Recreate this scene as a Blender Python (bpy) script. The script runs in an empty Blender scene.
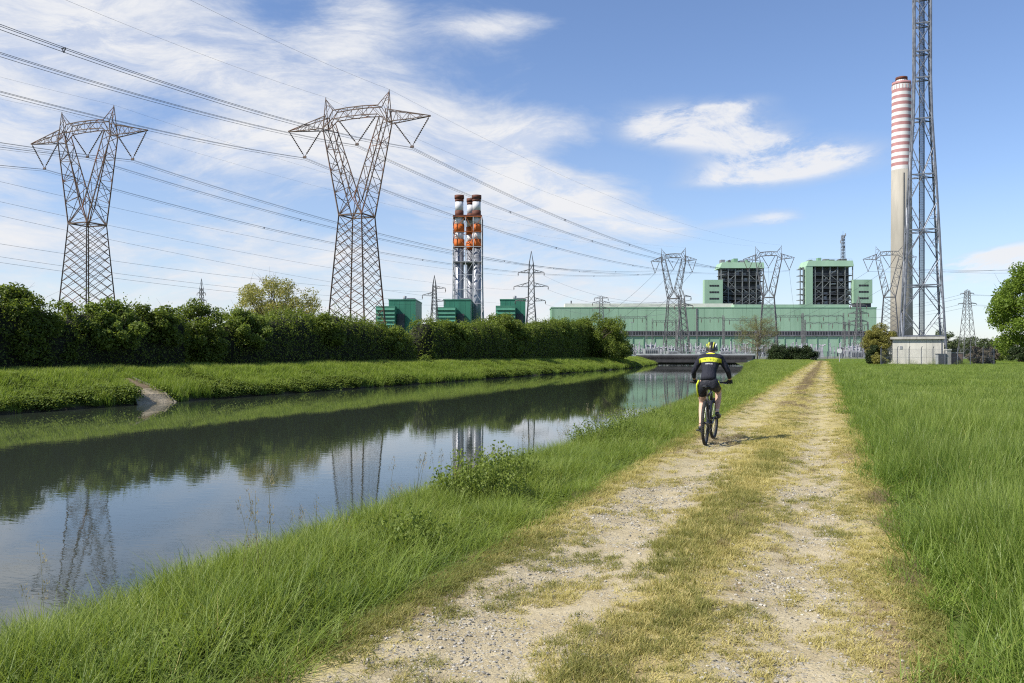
import bpy, bmesh, math, random
import numpy as np
from mathutils import Vector, Matrix

# ------------------------------------------------------------------ camera, sky, sun, exposure
scene = bpy.context.scene
COL = scene.collection
R = math.radians
F = 853.33                      # focal length in pixels at 1024 wide
EYE = 1.5
HOR = 354.0                     # pixel row of the horizon
TH = R(20.2)                    # direction of the canal and the track, right of the view axis
cam_d = bpy.data.cameras.new('camera')
cam = bpy.data.objects.new('camera', cam_d)
COL.objects.link(cam)
cam.location = (0, 0, EYE)
cam.rotation_euler = (R(90), 0, 0)
cam_d.sensor_width = 36
cam_d.lens = 30.0
cam_d.shift_y = (HOR - 341.5) / 1024
cam_d.clip_start = 0.1
cam_d.clip_end = 20000
scene.camera = cam

SUN_EL, SUN_AZ = R(45), R(247)   # azimuth measured clockwise from +Y
sun_d = bpy.data.lights.new('sun', 'SUN')
sun = bpy.data.objects.new('sun', sun_d)
COL.objects.link(sun)
to_sun = Vector((math.cos(SUN_EL) * math.sin(SUN_AZ), math.cos(SUN_EL) * math.cos(SUN_AZ), math.sin(SUN_EL)))
sun.rotation_euler = to_sun.to_track_quat('Z', 'Y').to_euler()
sun.location = (-60, -40, 90)
sun_d.energy = 5.0
sun_d.angle = R(0.5)
sun_d.color = (1.0, 0.95, 0.86)

scene.view_settings.view_transform = 'Standard'
scene.view_settings.look = 'None'
scene.view_settings.exposure = 0.5
scene.view_settings.gamma = 1.0
scene.view_settings.use_curve_mapping = False
scene.cycles.max_bounces = 8
scene.cycles.diffuse_bounces = 3
scene.cycles.transparent_max_bounces = 4
scene.cycles.use_denoising = False
scene.cycles.filter_width = 1.15


class NT:
    """small helper for building node trees"""
    def __init__(self, tree):
        self.t = tree
        self.n = tree.nodes
        self.l = tree.links

    def new(self, kind, **kw):
        nd = self.n.new(kind)
        for k, v in kw.items():
            setattr(nd, k, v)
        return nd

    def put(self, sock, v):
        if isinstance(v, bpy.types.NodeSocket):
            self.l.new(v, sock)
        elif v is not None:
            if hasattr(sock, 'default_value'):
                try:
                    if isinstance(v, (int, float)) and hasattr(sock.default_value, '__len__'):
                        sock.default_value = [v] * len(sock.default_value)
                    elif hasattr(v, '__len__') and len(v) == 3 and len(sock.default_value) == 4:
                        sock.default_value = (*v, 1)
                    else:
                        sock.default_value = v
                except TypeError:
                    sock.default_value = v

    def m(self, op, a, b=None, c=None, clamp=False):
        nd = self.new('ShaderNodeMath', operation=op, use_clamp=clamp)
        self.put(nd.inputs[0], a)
        if b is not None: self.put(nd.inputs[1], b)
        if c is not None: self.put(nd.inputs[2], c)
        return nd.outputs[0]

    def mix(self, fac, a, b):
        nd = self.new('ShaderNodeMix', data_type='RGBA')
        self.put(nd.inputs[0], fac)
        self.put(nd.inputs[6], a)
        self.put(nd.inputs[7], b)
        return nd.outputs[2]

    def noise(self, vec, scale, detail=3, rough=0.5, dist=0.0, out=0):
        nd = self.new('ShaderNodeTexNoise')
        if vec is not None: self.l.new(vec, nd.inputs['Vector'])
        nd.inputs['Scale'].default_value = scale
        nd.inputs['Detail'].default_value = detail
        nd.inputs['Roughness'].default_value = rough
        nd.inputs['Distortion'].default_value = dist
        return nd.outputs[out]

    def mapr(self, v, a, b, c=0.0, d=1.0, smooth=True):
        nd = self.new('ShaderNodeMapRange', interpolation_type='SMOOTHSTEP' if smooth else 'LINEAR')
        self.put(nd.inputs[0], v)
        for i, x in enumerate((a, b, c, d)):
            nd.inputs[i + 1].default_value = x
        return nd.outputs[0]

    def mapping(self, vec, loc=(0, 0, 0), rot=(0, 0, 0), scl=(1, 1, 1)):
        nd = self.new('ShaderNodeMapping')
        self.l.new(vec, nd.inputs[0])
        nd.inputs[1].default_value = loc
        nd.inputs[2].default_value = rot
        nd.inputs[3].default_value = scl
        return nd.outputs[0]


def pix_dir(px, py):
    x = (px - 512) / F
    z = (HOR - py) / F
    az = math.atan(x)
    el = math.atan(z * math.cos(az))
    return az, el


world = bpy.data.worlds.new('World')
scene.world = world
world.use_nodes = True


def build_sky():
    nt = NT(world.node_tree)
    nt.n.clear()
    out = nt.new('ShaderNodeOutputWorld')
    sky = nt.new('ShaderNodeTexSky', sky_type='NISHITA')
    sky.sun_disc = False
    sky.sun_elevation = SUN_EL
    sky.sun_rotation = SUN_AZ
    sky.altitude = 100
    sky.air_density = 1.0
    sky.dust_density = 0.25
    sky.ozone_density = 1.8
    bg = nt.new('ShaderNodeBackground')
    skc = nt.new('ShaderNodeMix', data_type='RGBA', blend_type='MULTIPLY')
    skc.inputs[0].default_value = 1.0
    nt.l.new(sky.outputs[0], skc.inputs[6]); skc.inputs[7].default_value = (0.93, 0.97, 1.12, 1)
    nt.l.new(skc.outputs[2], bg.inputs[0])
    bg.inputs[1].default_value = 0.103
    tc = nt.new('ShaderNodeTexCoord')
    sep = nt.new('ShaderNodeSeparateXYZ')
    nt.l.new(tc.outputs['Generated'], sep.inputs[0])
    x, y, z = sep.outputs
    az = nt.m('ARCTAN2', x, y)
    el = nt.m('ARCSINE', z)
    cmb = nt.new('ShaderNodeCombineXYZ')
    nt.l.new(az, cmb.inputs[0])
    nt.l.new(el, cmb.inputs[1])
    p = cmb.outputs[0]
    # warp so the bands are not straight
    wn = nt.noise(p, 3.0, 2, 0.5, out=1)
    wv = nt.new('ShaderNodeVectorMath', operation='SUBTRACT')
    nt.l.new(wn, wv.inputs[0]); wv.inputs[1].default_value = (0.5, 0.5, 0.5)
    ws = nt.new('ShaderNodeVectorMath', operation='SCALE')
    nt.l.new(wv.outputs[0], ws.inputs[0]); ws.inputs['Scale'].default_value = 0.14
    wa = nt.new('ShaderNodeVectorMath', operation='ADD')
    nt.l.new(p, wa.inputs[0]); nt.l.new(ws.outputs[0], wa.inputs[1])
    pw = wa.outputs[0]
    # streaked sheet
    s1 = nt.noise(nt.mapping(pw, (0.35, 0.1, 0.3), (0, 0, R(-14)), (3.4, 12.0, 1)), 1.0, 8, 0.64)
    s2 = nt.noise(nt.mapping(pw, (1.9, 3.4, 1.0), (0, 0, R(-20)), (9, 30.0, 1)), 1.0, 7, 0.66)
    s3 = nt.noise(nt.mapping(pw, (5.9, 1.4, 2.0), (0, 0, R(-8)), (2.0, 3.5, 1)), 1.0, 4, 0.5)
    st = nt.m('ADD', nt.m('MULTIPLY', s1, 0.46), nt.m('ADD', nt.m('MULTIPLY', s2, 0.36), nt.m('MULTIPLY', s3, 0.18)))
    # coverage: heavy to the left of a slanting edge, open to the right
    d = nt.m('ADD', az, nt.m('MULTIPLY', el, 0.95))       # edge runs down to the right
    cov = nt.mapr(d, 0.17, 0.52, 1.0, 0.0)
    # thinner again far round to the left so that the whole dome is broken cloud
    farl = nt.mapr(az, -2.4, -0.9, 0.55, 1.0)
    cov = nt.m('MULTIPLY', cov, farl)

    def blob(px, py, rx, ry, rot=0.0, amp=1.0, soft=1.0):
        a0, e0 = pix_dir(px, py)
        u = nt.m('SUBTRACT', az, a0)
        w = nt.m('SUBTRACT', el, e0)
        c, s = math.cos(rot), math.sin(rot)
        uu = nt.m('ADD', nt.m('MULTIPLY', u, c), nt.m('MULTIPLY', w, s))
        vv = nt.m('SUBTRACT', nt.m('MULTIPLY', w, c), nt.m('MULTIPLY', u, s))
        q = nt.m('ADD', nt.m('POWER', nt.m('ABSOLUTE', nt.m('MULTIPLY', uu, F / rx)), 2.0),
                 nt.m('POWER', nt.m('ABSOLUTE', nt.m('MULTIPLY', vv, F / ry)), 2.0))
        return nt.m('MULTIPLY', nt.m('EXPONENT', nt.m('MULTIPLY', q, -1.0)), amp)

    def total(lst):
        acc = lst[0]
        for b in lst[1:]:
            acc = nt.m('ADD', acc, b)
        return acc
    holes = total([blob(150, 112, 75, 26, R(12), 0.15), blob(285, 8, 40, 26, 0, 0.16), blob(330, 215, 120, 28, R(-16), 0.13),
                   blob(60, 190, 110, 26, R(-8), 0.13), blob(470, 95, 70, 34, R(-20), 0.14), blob(560, 240, 60, 22, 0, 0.06),
                   blob(580, 160, 50, 14, R(-5), 0.12), blob(560, 90, 60, 22, 0, 0.15), blob(420, 8, 30, 40, 0, 0.10)])
    bumps = total([blob(120, 40, 150, 36, R(-10), 0.09), blob(390, 120, 120, 30, R(8), 0.10), blob(540, 128, 70, 20, R(12), 0.16),
                   blob(560, 190, 110, 30, R(-14), 0.13), blob(250, 150, 120, 24, 0, 0.05), blob(500, 26, 62, 14, R(8), 0.19),
                   blob(640, 225, 70, 16, R(-8), 0.16)])
    sheet = nt.m('ADD', nt.m('SUBTRACT', st, holes), bumps)
    sheet = nt.m('ADD', sheet, nt.m('MULTIPLY', nt.m('SUBTRACT', cov, 1.0), 0.42))
    fib = nt.noise(nt.mapping(pw, (2.2, 8.4, 5.0), (0, 0, R(-17)), (8, 30.0, 1)), 1.0, 7, 0.7, 0.6)
    a1 = nt.m('MULTIPLY', nt.mapr(sheet, 0.29, 0.61, 0.0, 1.0), nt.mapr(fib, 0.34, 0.60, 0.55, 1.0))
    # separate small clouds on the right
    fine = nt.noise(nt.mapping(pw, (7.7, 0.3, 1.0), (0, 0, R(10)), (14, 46, 1)), 1.0, 8, 0.68)
    small = total([blob(722, 110, 34, 7, R(6), 0.8), blob(704, 131, 66, 18, R(-8), 1.15), blob(672, 124, 46, 14, R(6), 0.5), blob(772, 145, 52, 8, R(-12), 1.0),
                   blob(784, 165, 66, 14, R(3), 1.5), blob(740, 176, 50, 6, R(6), 0.4), blob(776, 218, 26, 8, 0, 0.5), blob(1010, 254, 55, 9, R(8), 0.85),
                   blob(1035, 262, 60, 9, R(0), 0.6), blob(960, 282, 60, 9, R(0), 0.4), blob(720, 225, 50, 7, R(6), 0.35)])
    sm = nt.m('MULTIPLY', nt.m('MULTIPLY', small, 1.25, clamp=True), nt.m('ADD', nt.mapr(fine, 0.28, 0.58, 0.08, 0.8), nt.mapr(fib, 0.35, 0.6, 0.05, 0.25)))
    a2 = nt.m('MULTIPLY', nt.mapr(sm, 0.03, 0.95, 0.0, 0.95, smooth=False), 1.0, clamp=True)
    # pale air near the horizon
    hz = nt.mapr(nt.m('ABSOLUTE', el), 0.0, 0.22, 0.40, 0.0)
    hl = nt.m('MULTIPLY', nt.mapr(nt.m('ABSOLUTE', el), 0.02, 0.34, 0.34, 0.0), nt.mapr(az, -0.1, 0.4, 1.0, 0.12))
    al = nt.m('MAXIMUM', nt.m('MAXIMUM', a1, a2), nt.m('MAXIMUM', hz, hl))
    up = nt.mapr(el, 0.9, 1.35, 1.0, 0.45)
    al = nt.m('MULTIPLY', al, up)
    cl = nt.new('ShaderNodeBackground')
    tone = nt.mix(nt.m('MAXIMUM', nt.mapr(sheet, 0.30, 0.62), nt.mapr(sm, 0.2, 0.7)), (0.58, 0.65, 0.78), (0.84, 0.85, 0.88))
    nt.l.new(tone, cl.inputs[0])
    cl.inputs[1].default_value = 0.73
    ms = nt.new('ShaderNodeMixShader')
    nt.l.new(al, ms.inputs[0])
    nt.l.new(bg.outputs[0], ms.inputs[1])
    nt.l.new(cl.outputs[0], ms.inputs[2])
    nt.l.new(ms.outputs[0], out.inputs[0])


build_sky()

# ------------------------------------------------------------------ helpers


def at(px, Z, py=HOR):
    return Vector(((px - 512) / F * Z, Z, EYE + (HOR - py) / F * Z))


def loc(v, t, z=0.0):
    """canal frame (v to the right, t along) to world"""
    return Vector((v * math.cos(TH) + t * math.sin(TH), -v * math.sin(TH) + t * math.cos(TH), z))


def loc_np(v, t, z):
    c, s = math.cos(TH), math.sin(TH)
    return np.stack([v * c + t * s, -v * s + t * c, z], -1)


def v_of(px, Z):
    return (px - 826) / F * Z * math.cos(TH)


def t_of(v, Z):
    return (Z + v * math.sin(TH)) / math.cos(TH)


def tag(o, label=None, cat=None, group=None, kind=None):
    if label: o['label'] = label
    if cat: o['category'] = cat
    if group: o['group'] = group
    if kind: o['kind'] = kind
    return o


def thing(name, label, cat, pos=(0, 0, 0), rz=0.0, group=None):
    o = bpy.data.objects.new(name, None)
    COL.objects.link(o)
    o.location = pos
    o.rotation_euler = (0, 0, rz)
    o.empty_display_size = 0.3
    return tag(o, label, cat, group)


def dup(root, pos, rz=None, label=None, group=None, scl=None):
    r = root.copy()
    COL.objects.link(r)
    r.location = pos
    if rz is not None: r.rotation_euler = (0, 0, rz)
    if label: r['label'] = label
    if group: r['group'] = group
    if scl: r.scale = scl if hasattr(scl, '__len__') else (scl, scl, scl)
    for ch in list(root.children):
        c = ch.copy(); COL.objects.link(c); c.parent = r
        for g in list(ch.children):
            d = g.copy(); COL.objects.link(d); d.parent = c
    return r


class MB:
    """collects vertices and faces, builds ONE mesh object"""
    def __init__(self):
        self.v, self.f, self.mi = [], [], []
        self.cur = 0

    def add(self, vs, fs):
        b = len(self.v)
        self.v += [tuple(x) for x in vs]
        self.f += [tuple(i + b for i in f) for f in fs]
        self.mi += [self.cur] * len(fs)
        return self

    def box(self, x0, x1, y0, y1, z0, z1):
        vs = [(x0, y0, z0), (x1, y0, z0), (x1, y1, z0), (x0, y1, z0), (x0, y0, z1), (x1, y0, z1), (x1, y1, z1), (x0, y1, z1)]
        return self.add(vs, [(3, 2, 1, 0), (4, 5, 6, 7), (0, 1, 5, 4), (1, 2, 6, 5), (2, 3, 7, 6), (3, 0, 4, 7)])

    def bar(self, a, b, r, n=4, r2=None, cap=True):
        a, b = Vector(a), Vector(b)
        d = b - a
        if d.length < 1e-6: return self
        d.normalize()
        u = d.orthogonal() if abs(d.z) > 0.99 else d.cross(Vector((0, 0, 1)))
        u.normalize()
        w = d.cross(u)
        r2 = r if r2 is None else r2
        vs, fs = [], []
        for k in range(n):
            an = 2 * math.pi * (k + 0.5) / n
            o = u * math.cos(an) + w * math.sin(an)
            vs.append(a + o * r); vs.append(b + o * r2)
        for k in range(n):
            i, j = 2 * k, 2 * ((k + 1) % n)
            fs.append((i, j, j + 1, i + 1))
        if cap:
            fs.append(tuple(2 * k for k in range(n))[::-1])
            fs.append(tuple(2 * k + 1 for k in range(n)))
        return self.add(vs, fs)

    def tube(self, pts, r, n=6, closed=False, cap=True):
        pts = [Vector(p) for p in pts]
        rs = r if hasattr(r, '__len__') else [r] * len(pts)
        m = len(pts)
        vs, fs = [], []
        up = None
        for i, p in enumerate(pts):
            if closed: d = pts[(i + 1) % m] - pts[i - 1]
            else: d = pts[min(i + 1, m - 1)] - pts[max(i - 1, 0)]
            d.normalize()
            if up is None:
                up = d.orthogonal().normalized()
            u = (up - d * up.dot(d))
            if u.length < 1e-5: u = d.orthogonal()
            u.normalize(); up = u
            w = d.cross(u)
            for k in range(n):
                an = 2 * math.pi * k / n
                vs.append(p + (u * math.cos(an) + w * math.sin(an)) * rs[i])
        for i in range(m if closed else m - 1):
            j = (i + 1) % m
            for k in range(n):
                l = (k + 1) % n
                fs.append((i * n + k, i * n + l, j * n + l, j * n + k))
        if cap and not closed:
            fs.append(tuple(range(n))[::-1]); fs.append(tuple((m - 1) * n + k for k in range(n)))
        return self.add(vs, fs)

    def lathe(self, prof, n=24, c=(0, 0, 0), cap=True):
        vs, fs = [], []
        for r, z in prof:
            for k in range(n):
                an = 2 * math.pi * k / n
                vs.append((c[0] + r * math.cos(an), c[1] + r * math.sin(an), c[2] + z))
        for i in range(len(prof) - 1):
            for k in range(n):
                l = (k + 1) % n
                fs.append((i * n + k, i * n + l, (i + 1) * n + l, (i + 1) * n + k))
        if cap:
            fs.append(tuple(range(n))[::-1]); fs.append(tuple((len(prof) - 1) * n + k for k in range(n)))
        return self.add(vs, fs)

    def build(self, name, mats, parent=None, smooth=False, label=None, kind=None):
        me = bpy.data.meshes.new(name)
        me.from_pydata(self.v, [], self.f)
        mats = mats if isinstance(mats, (list, tuple)) else [mats]
        for m in mats: me.materials.append(m)
        if len(mats) > 1:
            me.polygons.foreach_set('material_index', self.mi)
        if smooth:
            me.polygons.foreach_set('use_smooth', [len(f) <= 4 for f in self.f])
        me.update()
        o = bpy.data.objects.new(name, me)
        COL.objects.link(o)
        if parent is not None: o.parent = parent
        if label: o['label'] = label
        if kind: o['kind'] = kind
        return o


def share(o, name, parent, pos=(0, 0, 0), rz=0.0):
    c = bpy.data.objects.new(name, o.data)
    COL.objects.link(c)
    c.parent = parent
    c.location = pos
    c.rotation_euler = (0, 0, rz)
    return c


def np_mesh(name, V, nper, mat, parent=None, smooth=False, attrs=None):
    """V: (N*nper,3) vertices, one polygon per nper vertices"""
    V = np.ascontiguousarray(V, dtype=np.float32)
    n = len(V); p = n // nper
    me = bpy.data.meshes.new(name)
    me.vertices.add(n)
    me.vertices.foreach_set('co', V.ravel())
    me.loops.add(n)
    me.loops.foreach_set('vertex_index', np.arange(n, dtype=np.int32))
    me.polygons.add(p)
    me.polygons.foreach_set('loop_start', np.arange(0, n, nper, dtype=np.int32))
    me.polygons.foreach_set('loop_total', np.full(p, nper, dtype=np.int32))
    me.materials.append(mat)
    for k, a in (attrs or {}).items():
        at_ = me.attributes.new(k, 'FLOAT', 'POINT')
        at_.data.foreach_set('value', np.asarray(a, dtype=np.float32))
    me.update()
    me.validate()
    o = bpy.data.objects.new(name, me)
    COL.objects.link(o)
    if parent is not None: o.parent = parent
    return o


def grid_mesh(name, X, Y, Zs, mat, parent=None, smooth=True):
    ny, nx = X.shape
    V = np.stack([X, Y, Zs], -1).reshape(-1, 3).astype(np.float32)
    i = np.arange(ny * nx).reshape(ny, nx)
    Fc = np.stack([i[:-1, :-1], i[:-1, 1:], i[1:, 1:], i[1:, :-1]], -1).reshape(-1, 4).astype(np.int32)
    me = bpy.data.meshes.new(name)
    me.vertices.add(len(V)); me.vertices.foreach_set('co', V.ravel())
    me.loops.add(Fc.size); me.loops.foreach_set('vertex_index', Fc.ravel())
    me.polygons.add(len(Fc))
    me.polygons.foreach_set('loop_start', np.arange(0, Fc.size, 4, dtype=np.int32))
    me.polygons.foreach_set('loop_total', np.full(len(Fc), 4, dtype=np.int32))
    if smooth: me.polygons.foreach_set('use_smooth', np.ones(len(Fc), dtype=bool))
    me.materials.append(mat)
    me.update(); me.validate()
    o = bpy.data.objects.new(name, me)
    COL.objects.link(o)
    if parent is not None: o.parent = parent
    return o


def vnoise(x, y, seed=0):
    """smooth value noise in [0,1]"""
    x = np.asarray(x, float); y = np.asarray(y, float)
    xi, yi = np.floor(x).astype(np.int64), np.floor(y).astype(np.int64)
    fx, fy = x - xi, y - yi
    fx = fx * fx * (3 - 2 * fx); fy = fy * fy * (3 - 2 * fy)

    def h(a, b):
        n = (a * 374761393 + b * 668265263 + seed * 974711) & 0x7fffffff
        n = ((n ^ (n >> 13)) * 1274126177) & 0x7fffffff
        return ((n ^ (n >> 16)) & 0xffff) / 65535.0
    return (h(xi, yi) * (1 - fx) + h(xi + 1, yi) * fx) * (1 - fy) + (h(xi, yi + 1) * (1 - fx) + h(xi + 1, yi + 1) * fx) * fy


def fbm(x, y, seed=0, o=3):
    s, a, tot = 0, 1.0, 0
    for k in range(o):
        s = s + a * vnoise(x * 2 ** k, y * 2 ** k, seed + k * 17); tot += a; a *= 0.5
    return s / tot

# ------------------------------------------------------------------ materials


def new_mat(name):
    m = bpy.data.materials.new(name)
    m.use_nodes = True
    nt = NT(m.node_tree)
    nt.n.clear()
    out = nt.new('ShaderNodeOutputMaterial')
    return m, nt, out


def surf(name, c1, c2=None, scale=2.0, rough=0.7, metal=0.0, bump=0.0, bscale=None, streak=False, spec=0.3, thr=(0.35, 0.65), c3=None):
    """painted or mineral surface with mottling between c1 and c2, optional vertical weather streaks"""
    m, nt, out = new_mat(name)
    bs = nt.new('ShaderNodeBsdfPrincipled')
    bs.inputs['Roughness'].default_value = rough
    bs.inputs['Metallic'].default_value = metal
    bs.inputs['Specular IOR Level'].default_value = spec
    tc = nt.new('ShaderNodeTexCoord')
    p = tc.outputs['Object']
    c2 = c2 or tuple(x * 0.8 for x in c1)
    q = nt.mapping(p, scl=(1, 1, 0.16)) if streak else p
    n = nt.noise(q, scale, 5, 0.6)
    col = nt.mix(nt.mapr(n, *thr), c1, c2)
    if c3:
        n3 = nt.noise(nt.mapping(p, (3, 7, 1), scl=(1, 1, 0.12 if streak else 1)), scale * (1.1 if streak else 0.35), 4, 0.65)
        col = nt.mix(nt.mapr(n3, 0.52, 0.72), col, c3)
    nt.l.new(col, bs.inputs['Base Color'])
    if bump:
        b = nt.new('ShaderNodeBump')
        b.inputs['Strength'].default_value = bump
        b.inputs['Distance'].default_value = 0.05
        nt.l.new(nt.noise(p, bscale or scale * 4, 4, 0.6), b.inputs['Height'])
        nt.l.new(b.outputs[0], bs.inputs['Normal'])
    nt.l.new(bs.outputs[0], out.inputs[0])
    return m


def leaf_mat(name, dark, mid, light, scale=0.6, trans=0.35, rough=0.55, tip=None, root=None, rnd=0.5, far=None):
    """leaf or blade: clumps of tone from position noise and a random value per instance/leaf; light passes through"""
    m, nt, out = new_mat(name)
    geo = nt.new('ShaderNodeNewGeometry')
    pos = geo.outputs['Position']
    n = nt.noise(pos, scale, 3, 0.6)
    n2 = nt.noise(nt.mapping(pos, (11, 5, 2)), scale * 0.18, 2, 0.5)
    oi = nt.new('ShaderNodeObjectInfo')
    if rnd == 'island':
        rr = geo.outputs['Random Per Island']
    else:
        rr = oi.outputs['Random']
    f = nt.m('ADD', nt.m('MULTIPLY', n, 0.38), nt.m('ADD', nt.m('MULTIPLY', rr, 0.30), nt.m('MULTIPLY', n2, 0.32)))
    cr = nt.new('ShaderNodeValToRGB')
    e = cr.color_ramp.elements
    e[0].position = 0.28; e[0].color = (*dark, 1)
    e[1].position = 0.72; e[1].color = (*light, 1)
    k = e.new(0.5); k.color = (*mid, 1)
    nt.l.new(f, cr.inputs[0])
    col = cr.outputs[0]
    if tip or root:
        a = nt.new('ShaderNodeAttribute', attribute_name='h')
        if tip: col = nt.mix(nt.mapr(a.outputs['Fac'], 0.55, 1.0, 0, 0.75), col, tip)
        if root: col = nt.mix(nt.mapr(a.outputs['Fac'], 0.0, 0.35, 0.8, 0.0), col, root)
    bs = nt.new('ShaderNodeBsdfPrincipled')
    bs.inputs['Roughness'].default_value = rough
    bs.inputs['Specular IOR Level'].default_value = 0.25
    nt.l.new(col, bs.inputs['Base Color'])
    tr = nt.new('ShaderNodeBsdfTranslucent')
    tcol = nt.mix(0.4, col, (light[0] * 1.15, light[1] * 1.25, light[2] * 0.5))
    nt.l.new(tcol, tr.inputs[0])
    ms = nt.new('ShaderNodeMixShader')
    ms.inputs[0].default_value = trans
    nt.l.new(bs.outputs[0], ms.inputs[1]); nt.l.new(tr.outputs[0], ms.inputs[2])
    nt.l.new(ms.outputs[0], out.inputs[0])
    return m


M = {}
M['steel'] = surf('weathered_steel', (0.145, 0.105, 0.085), (0.095, 0.065, 0.05), 0.7, 0.7, 0.1, c3=(0.19, 0.075, 0.035))
M['steel_far'] = surf('grey_steel', (0.145, 0.145, 0.15), (0.10, 0.10, 0.105), 0.3, 0.6, 0.2)
M['galv'] = surf('galvanised_steel', (0.20, 0.215, 0.245), (0.115, 0.125, 0.15), 1.2, 0.5, 0.35, spec=0.4)
M['wire'] = surf('aluminium_cable', (0.075, 0.08, 0.10), (0.05, 0.055, 0.075), 0.4, 0.5, 0.3)
M['insul'] = surf('glass_insulator', (0.13, 0.10, 0.085), (0.07, 0.055, 0.05), 3.0, 0.35, 0)
M['porcelain'] = surf('grey_porcelain', (0.40, 0.39, 0.42), (0.26, 0.255, 0.285), 0.35, 0.4, 0)
M['twig'] = surf('pale_twig', (0.20, 0.165, 0.12), (0.13, 0.105, 0.075), 3.0, 0.9)
M['concrete'] = surf('concrete', (0.42, 0.41, 0.37), (0.31, 0.30, 0.27), 1.6, 0.85, 0, 0.3, 14, streak=True, c3=(0.24, 0.235, 0.21))
M['hut_wall'] = surf('hut_render', (0.56, 0.54, 0.475), (0.46, 0.445, 0.39), 1.0, 0.85, 0, 0.25, 18, streak=True, c3=(0.34, 0.335, 0.30))
M['chim_conc'] = surf('chimney_concrete', (0.345, 0.32, 0.27), (0.285, 0.265, 0.225), 0.25, 0.85, 0, streak=True)
M['chim_white'] = surf('chimney_white', (0.66, 0.64, 0.62), (0.57, 0.55, 0.53), 0.2, 0.7, 0, streak=True)
M['chim_red'] = surf('chimney_pinkish_red', (0.41, 0.205, 0.20), (0.34, 0.165, 0.165), 0.2, 0.7, 0, streak=True)  # pale pinkish red set as base colour of the bands
M['rust_red'] = surf('rusty_red_paint', (0.15, 0.048, 0.028), (0.085, 0.033, 0.022), 0.5, 0.7, 0)
M['orange'] = surf('orange_paint', (0.52, 0.125, 0.018), (0.41, 0.095, 0.016), 0.4, 0.6, 0)
M['lattice_grey'] = surf('lattice_grey_paint', (0.44, 0.44, 0.46), (0.33, 0.33, 0.35), 0.3, 0.55)
M['lattice_red'] = surf('lattice_orange_paint', (0.42, 0.12, 0.03), (0.33, 0.09, 0.025), 0.3, 0.6)
M['stack_white'] = surf('stack_white', (0.66, 0.66, 0.67), (0.50, 0.50, 0.52), 0.35, 0.55, 0, streak=True)
M['stack_steel'] = surf('stack_bare_steel', (0.30, 0.31, 0.345), (0.22, 0.23, 0.26), 0.35, 0.45, 0.4, streak=True)
M['green_pale'] = surf('pale_green_cladding', (0.30, 0.455, 0.32), (0.255, 0.395, 0.275), 0.10, 0.6, 0, streak=True, c3=(0.21, 0.34, 0.225))
M['green_low'] = surf('pale_green_cladding_lower', (0.31, 0.46, 0.33), (0.265, 0.40, 0.285), 0.12, 0.6, 0, streak=True, c3=(0.22, 0.35, 0.235))
M['green_trim'] = surf('green_trim', (0.19, 0.33, 0.22), (0.16, 0.29, 0.19), 0.2, 0.6)
M['green_dark'] = surf('dark_green_cladding', (0.045, 0.19, 0.125), (0.036, 0.155, 0.102), 0.3, 0.5, 0, streak=True)
M['green_mid'] = surf('mid_green_louvre', (0.065, 0.21, 0.14), (0.05, 0.17, 0.115), 0.3, 0.5, 0)
M['roof_pale'] = surf('pale_roof', (0.62, 0.60, 0.53), (0.52, 0.50, 0.45), 0.15, 0.8)
M['dark'] = surf('dark_interior', (0.035, 0.037, 0.042), (0.022, 0.023, 0.027), 0.3, 0.8)
M['boiler'] = surf('boiler_casing', (0.10, 0.105, 0.115), (0.06, 0.063, 0.072), 0.25, 0.7, 0.2)
M['beam'] = surf('grey_green_beam', (0.20, 0.215, 0.215), (0.14, 0.15, 0.15), 0.3, 0.6)
M['pipe'] = surf('pale_pipe', (0.28, 0.285, 0.30), (0.19, 0.195, 0.21), 0.4, 0.5, 0.3)
M['gallery'] = surf('grey_gallery', (0.17, 0.165, 0.18), (0.11, 0.11, 0.12), 0.25, 0.7)
M['girder'] = surf('bridge_girder', (0.035, 0.034, 0.036), (0.022, 0.022, 0.024), 0.5, 0.7)
M['wood'] = surf('bark', (0.10, 0.08, 0.06), (0.06, 0.05, 0.04), 3.0, 0.9, 0, 0.5, 12)
M['white'] = surf('white_paint', (0.78, 0.78, 0.76), (0.66, 0.66, 0.64), 1.5, 0.5)
M['trafo'] = surf('transformer_paint', (0.30, 0.32, 0.33), (0.22, 0.23, 0.24), 0.5, 0.6)
M['rustbox'] = surf('brown_cabinet', (0.19, 0.135, 0.11), (0.14, 0.10, 0.085), 0.7, 0.7)

M['hedge'] = leaf_mat('hedge_leaf', (0.07, 0.10, 0.019), (0.135, 0.18, 0.030), (0.23, 0.28, 0.055), 0.5, 0.48, rnd='island')
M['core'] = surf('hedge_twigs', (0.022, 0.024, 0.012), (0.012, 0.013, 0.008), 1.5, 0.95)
M['willow'] = leaf_mat('pale_willow_leaf', (0.20, 0.195, 0.055), (0.30, 0.285, 0.08), (0.40, 0.37, 0.12), 0.5, 0.4, rnd='island')
M['maple'] = leaf_mat('broad_tree_leaf', (0.07, 0.115, 0.015), (0.135, 0.205, 0.026), (0.21, 0.285, 0.045), 0.35, 0.4, rnd='island')
M['bud'] = leaf_mat('young_bud_leaf', (0.12, 0.125, 0.05), (0.18, 0.18, 0.07), (0.25, 0.245, 0.10), 0.5, 0.35, rnd='island')
M['yellow'] = leaf_mat('yellow_bush_leaf', (0.14, 0.14, 0.032), (0.22, 0.21, 0.05), (0.30, 0.275, 0.075), 0.5, 0.35, rnd='island')
M['ivy'] = leaf_mat('dark_bush_leaf', (0.015, 0.028, 0.010), (0.03, 0.05, 0.015), (0.06, 0.085, 0.025), 0.5, 0.25, rnd='island')
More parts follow.
